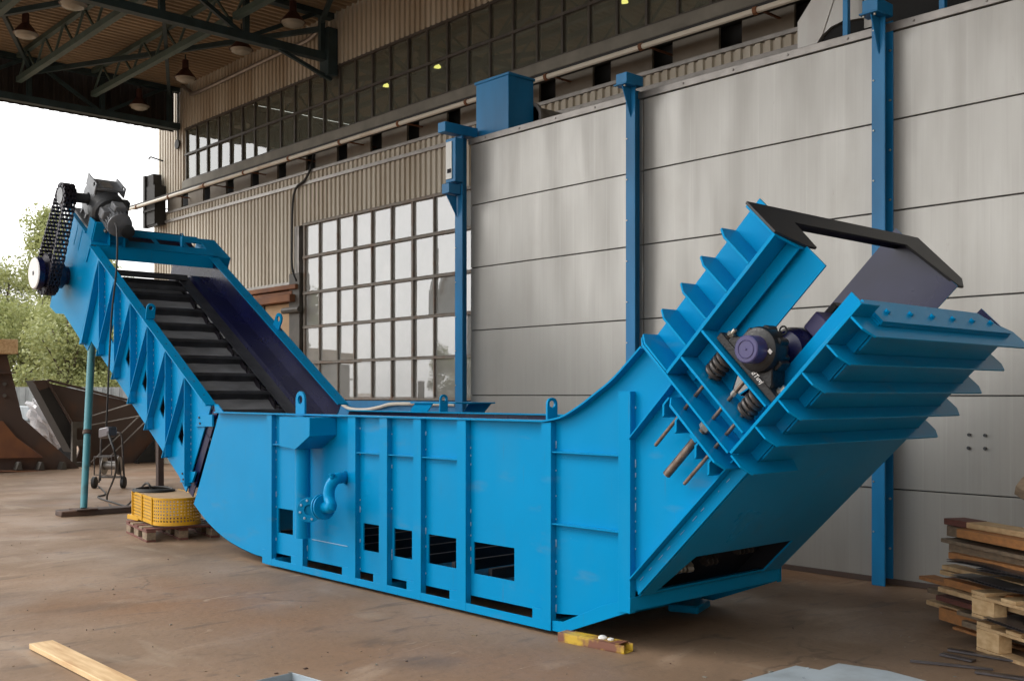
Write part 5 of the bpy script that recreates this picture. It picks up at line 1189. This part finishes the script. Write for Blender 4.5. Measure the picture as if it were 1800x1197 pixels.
# ---- pile of boards, sheets and pallets at right
PO = Vector((*onZ(1716, 1142, 0), 0))
au = (V(fx, fy, 0)-V(rx, ry, 0)*.25).normalized()*-1     # along the boards, towards the viewer's right
bu = V(-au.y, au.x, 0)
if bu.dot(V(0, 1, 0)) < 0: bu = -bu
def pil(u, v, c_): q = onpl(u, v, PO+bu*c_, bu); return ((q-PO).dot(au), q.z)
def c1(x, y): return 1500+x*.3484, 780+y*.3484
pallet('pallet', 'bare pale pallet on the floor at the base of the board pile', PO, au, bu, 1.2, .8, (wood_tan, wood_new), 'pallets in the board pile', .185)
q = pil(*c1(596, 868), -.02); pallet('pallet', 'pale pallet lying on steel sheets above the floor pallet', PO+au*q[0]-bu*.02+V(0, 0, q[1]), au, bu, 1.2, .8, (wood_tan, wood_new), 'pallets in the board pile', .165)
LAY = [  # left x, top, bottom (in the crop), depth behind the pallet front, material, name
 (458, 374, 404, .12, 'red', 'topmost board of the pile with a dark red end'), (470, 407, 462, .16, 'gr', 'thick grey-brown board just below the topmost board'), (520, 424, 470, .06, 'or', 'orange board under the topmost board of the pile'),
 (440, 472, 494, .10, 'gr', 'thin weathered board that sticks out near the top of the pile'), (480, 498, 540, .12, 'gr', 'olive brown beam in the upper pile'), (478, 542, 576, .08, 'or', 'orange board above the topmost bent steel sheet'),
 (445, 606, 630, .14, 'tan', 'tan board under the topmost steel sheets'), (435, 632, 656, .12, 'tan', 'second tan board under the topmost steel sheets'), (330, 661, 682, .22, 'or', 'thin orange lath sticking out farthest from the pile'), (455, 672, 712, .14, 'or', 'brown-orange board below the long lath'),
 (372, 720, 748, .28, 'gr', 'grey board end beside the upper pallet'), (425, 716, 742, .10, 'tan', 'tan board resting against the upper pallet'), (415, 757, 786, .20, 'red', 'dark red board left of the upper pallet'), (367, 782, 808, .30, 'tan', 'pale lath left of the red board'),
 (430, 818, 884, .26, 'or', 'thick orange block board low in the pile'), (520, 836, 860, .18, 'gr', 'grey stick in front of the thick orange board'), (545, 886, 918, .22, 'gr', 'dark board behind the floor pallet'), (500, 918, 944, .24, 'or', 'rounded orange lath low in the pile'), (518, 950, 980, .26, 'tan', 'lowest tan lath behind the floor pallet')]
mm = dict(red=wood_rd, gr=wood_gr, tan=wood_tan)
mm['or'] = wood_or
for (x, t0, t1, dep, mk, lb) in LAY:
    a0, z1 = pil(*c1(x, t0), dep); _, z0 = pil(*c1(x, t1), dep)
    L_ = random.uniform(1.3, 1.7); wd = random.uniform(.10, .18); sk = random.uniform(-.03, .05)
    m_ = MB(); axx = (au+bu*sk).normalized(); m_.obox(PO+au*a0+bu*dep+V(0, 0, z0), axx*L_, V(-axx.y, axx.x, 0)*wd*(1 if V(-axx.y, axx.x, 0).dot(bu) > 0 else -1), (0, 0, max(.014, z1-z0-.003)))
    if mk == 'red' and t0 < 400:
        nv = len(m_.v); m_.obox(PO+au*a0+bu*dep+V(0, 0, z0-.001)-axx*.002-bu*.002, axx*.22, V(-axx.y, axx.x, 0)*(wd+.004)*(1 if V(-axx.y, axx.x, 0).dot(bu) > 0 else -1), (0, 0, z1-z0+.001), 1)
        o_ = m_.build('wooden_board', [wood_tan, wood_rd], bevel=.003); tag(o_, lb, 'board', 'boards in the pile by the wall'); continue
    tag(m_.build('wooden_board', mm[mk], bevel=.003), lb, 'board', 'boards in the pile by the wall')
for (x, t0, t1, dep, lb) in ((470, 581, 588, .0, 'topmost bent steel sheet sticking out of the board pile'), (620, 628, 634, -.03, 'short steel sheet in the middle of the pile'), (490, 664, 670, -.02, 'bright edged steel sheet above the upper pallet'), (655, 882, 889, -.06, 'crumpled steel sheet between the two pale pallets')):
    a0, z1 = pil(*c1(x, t0), dep); _, z0 = pil(*c1(x, t1), dep); m_ = MB(); N = 8
    for k in range(N): 
        h = lambda k: .006*math.sin(k*1.7+x)+.002*k
        p = PO+au*(a0+k*.17)+bu*dep+V(0, 0, z0+h(k)); q = PO+au*(a0+(k+1)*.17)+bu*dep+V(0, 0, z0+h(k+1))
        for e_ in (0, .013): m_.hexa([p+V(0, 0, e_), q+V(0, 0, e_), q+bu*.6+V(0, 0, e_), p+bu*.6+V(0, 0, e_)]+[w+V(0, 0, .004+e_) for w in (p, q, q+bu*.6, p+bu*.6)])
    tag(m_.build('metal_sheet', sheet_st), lb, 'metal sheet', 'steel sheets in the pile by the wall')
# pieces under and around the pile that carry the upper boards
m_ = MB(); 
for k in range(7):
    z = .2+.0*k
for (dx, dz0, dz1) in ((.25, .36, .72), (.9, .36, .72)): m_.obox(PO+au*dx+bu*.30+V(0, 0, dz0), au*.12, bu*.3, (0, 0, dz1-dz0))
tag(m_.build('packing_block', wood_gr), 'dark packing blocks hidden inside the board pile', 'block')
m_ = MB(); m_.obox(PO+au*.05+bu*.25, au*.9, bu*.5, (0, 0, .185)) if False else None
for (ua, va, ub, vb, lb) in ((1600, 1163, 1746, 1178, 'long thin steel strip lying nearest on the floor'), (1668, 1143, 1860, 1175, 'wide steel strip on the floor below the pale pallet'), (1655, 1151, 1712, 1163, 'short rusty strip on the floor beside the pallet corner'), (1715, 1182, 1840, 1200, 'steel strip at the bottom right corner')):
    p = Vector((*onZ(ua, va, .004), .004)); q = Vector((*onZ(ub, vb, .004), .004)); m_ = MB(); m_.bar(p+V(0, 0, .008), q+V(0, 0, .008), .05 if 'thin' not in lb else .02, .012)
    tag(m_.build('metal_strip', sheet_st), lb, 'metal strip', 'steel strips on the floor')
q = onY(1800, 852, 8.2); m_ = MB(); p0 = V(q[0]+.02, 8.15, q[1]); m_.cyl(p0, p0+V(1.6, -.35, -q[1]+.10), .10, 8); tag(m_.build('timber_log', wood_gr, smooth=False), 'brown timber leaning on the panel wall at right edge', 'timber')
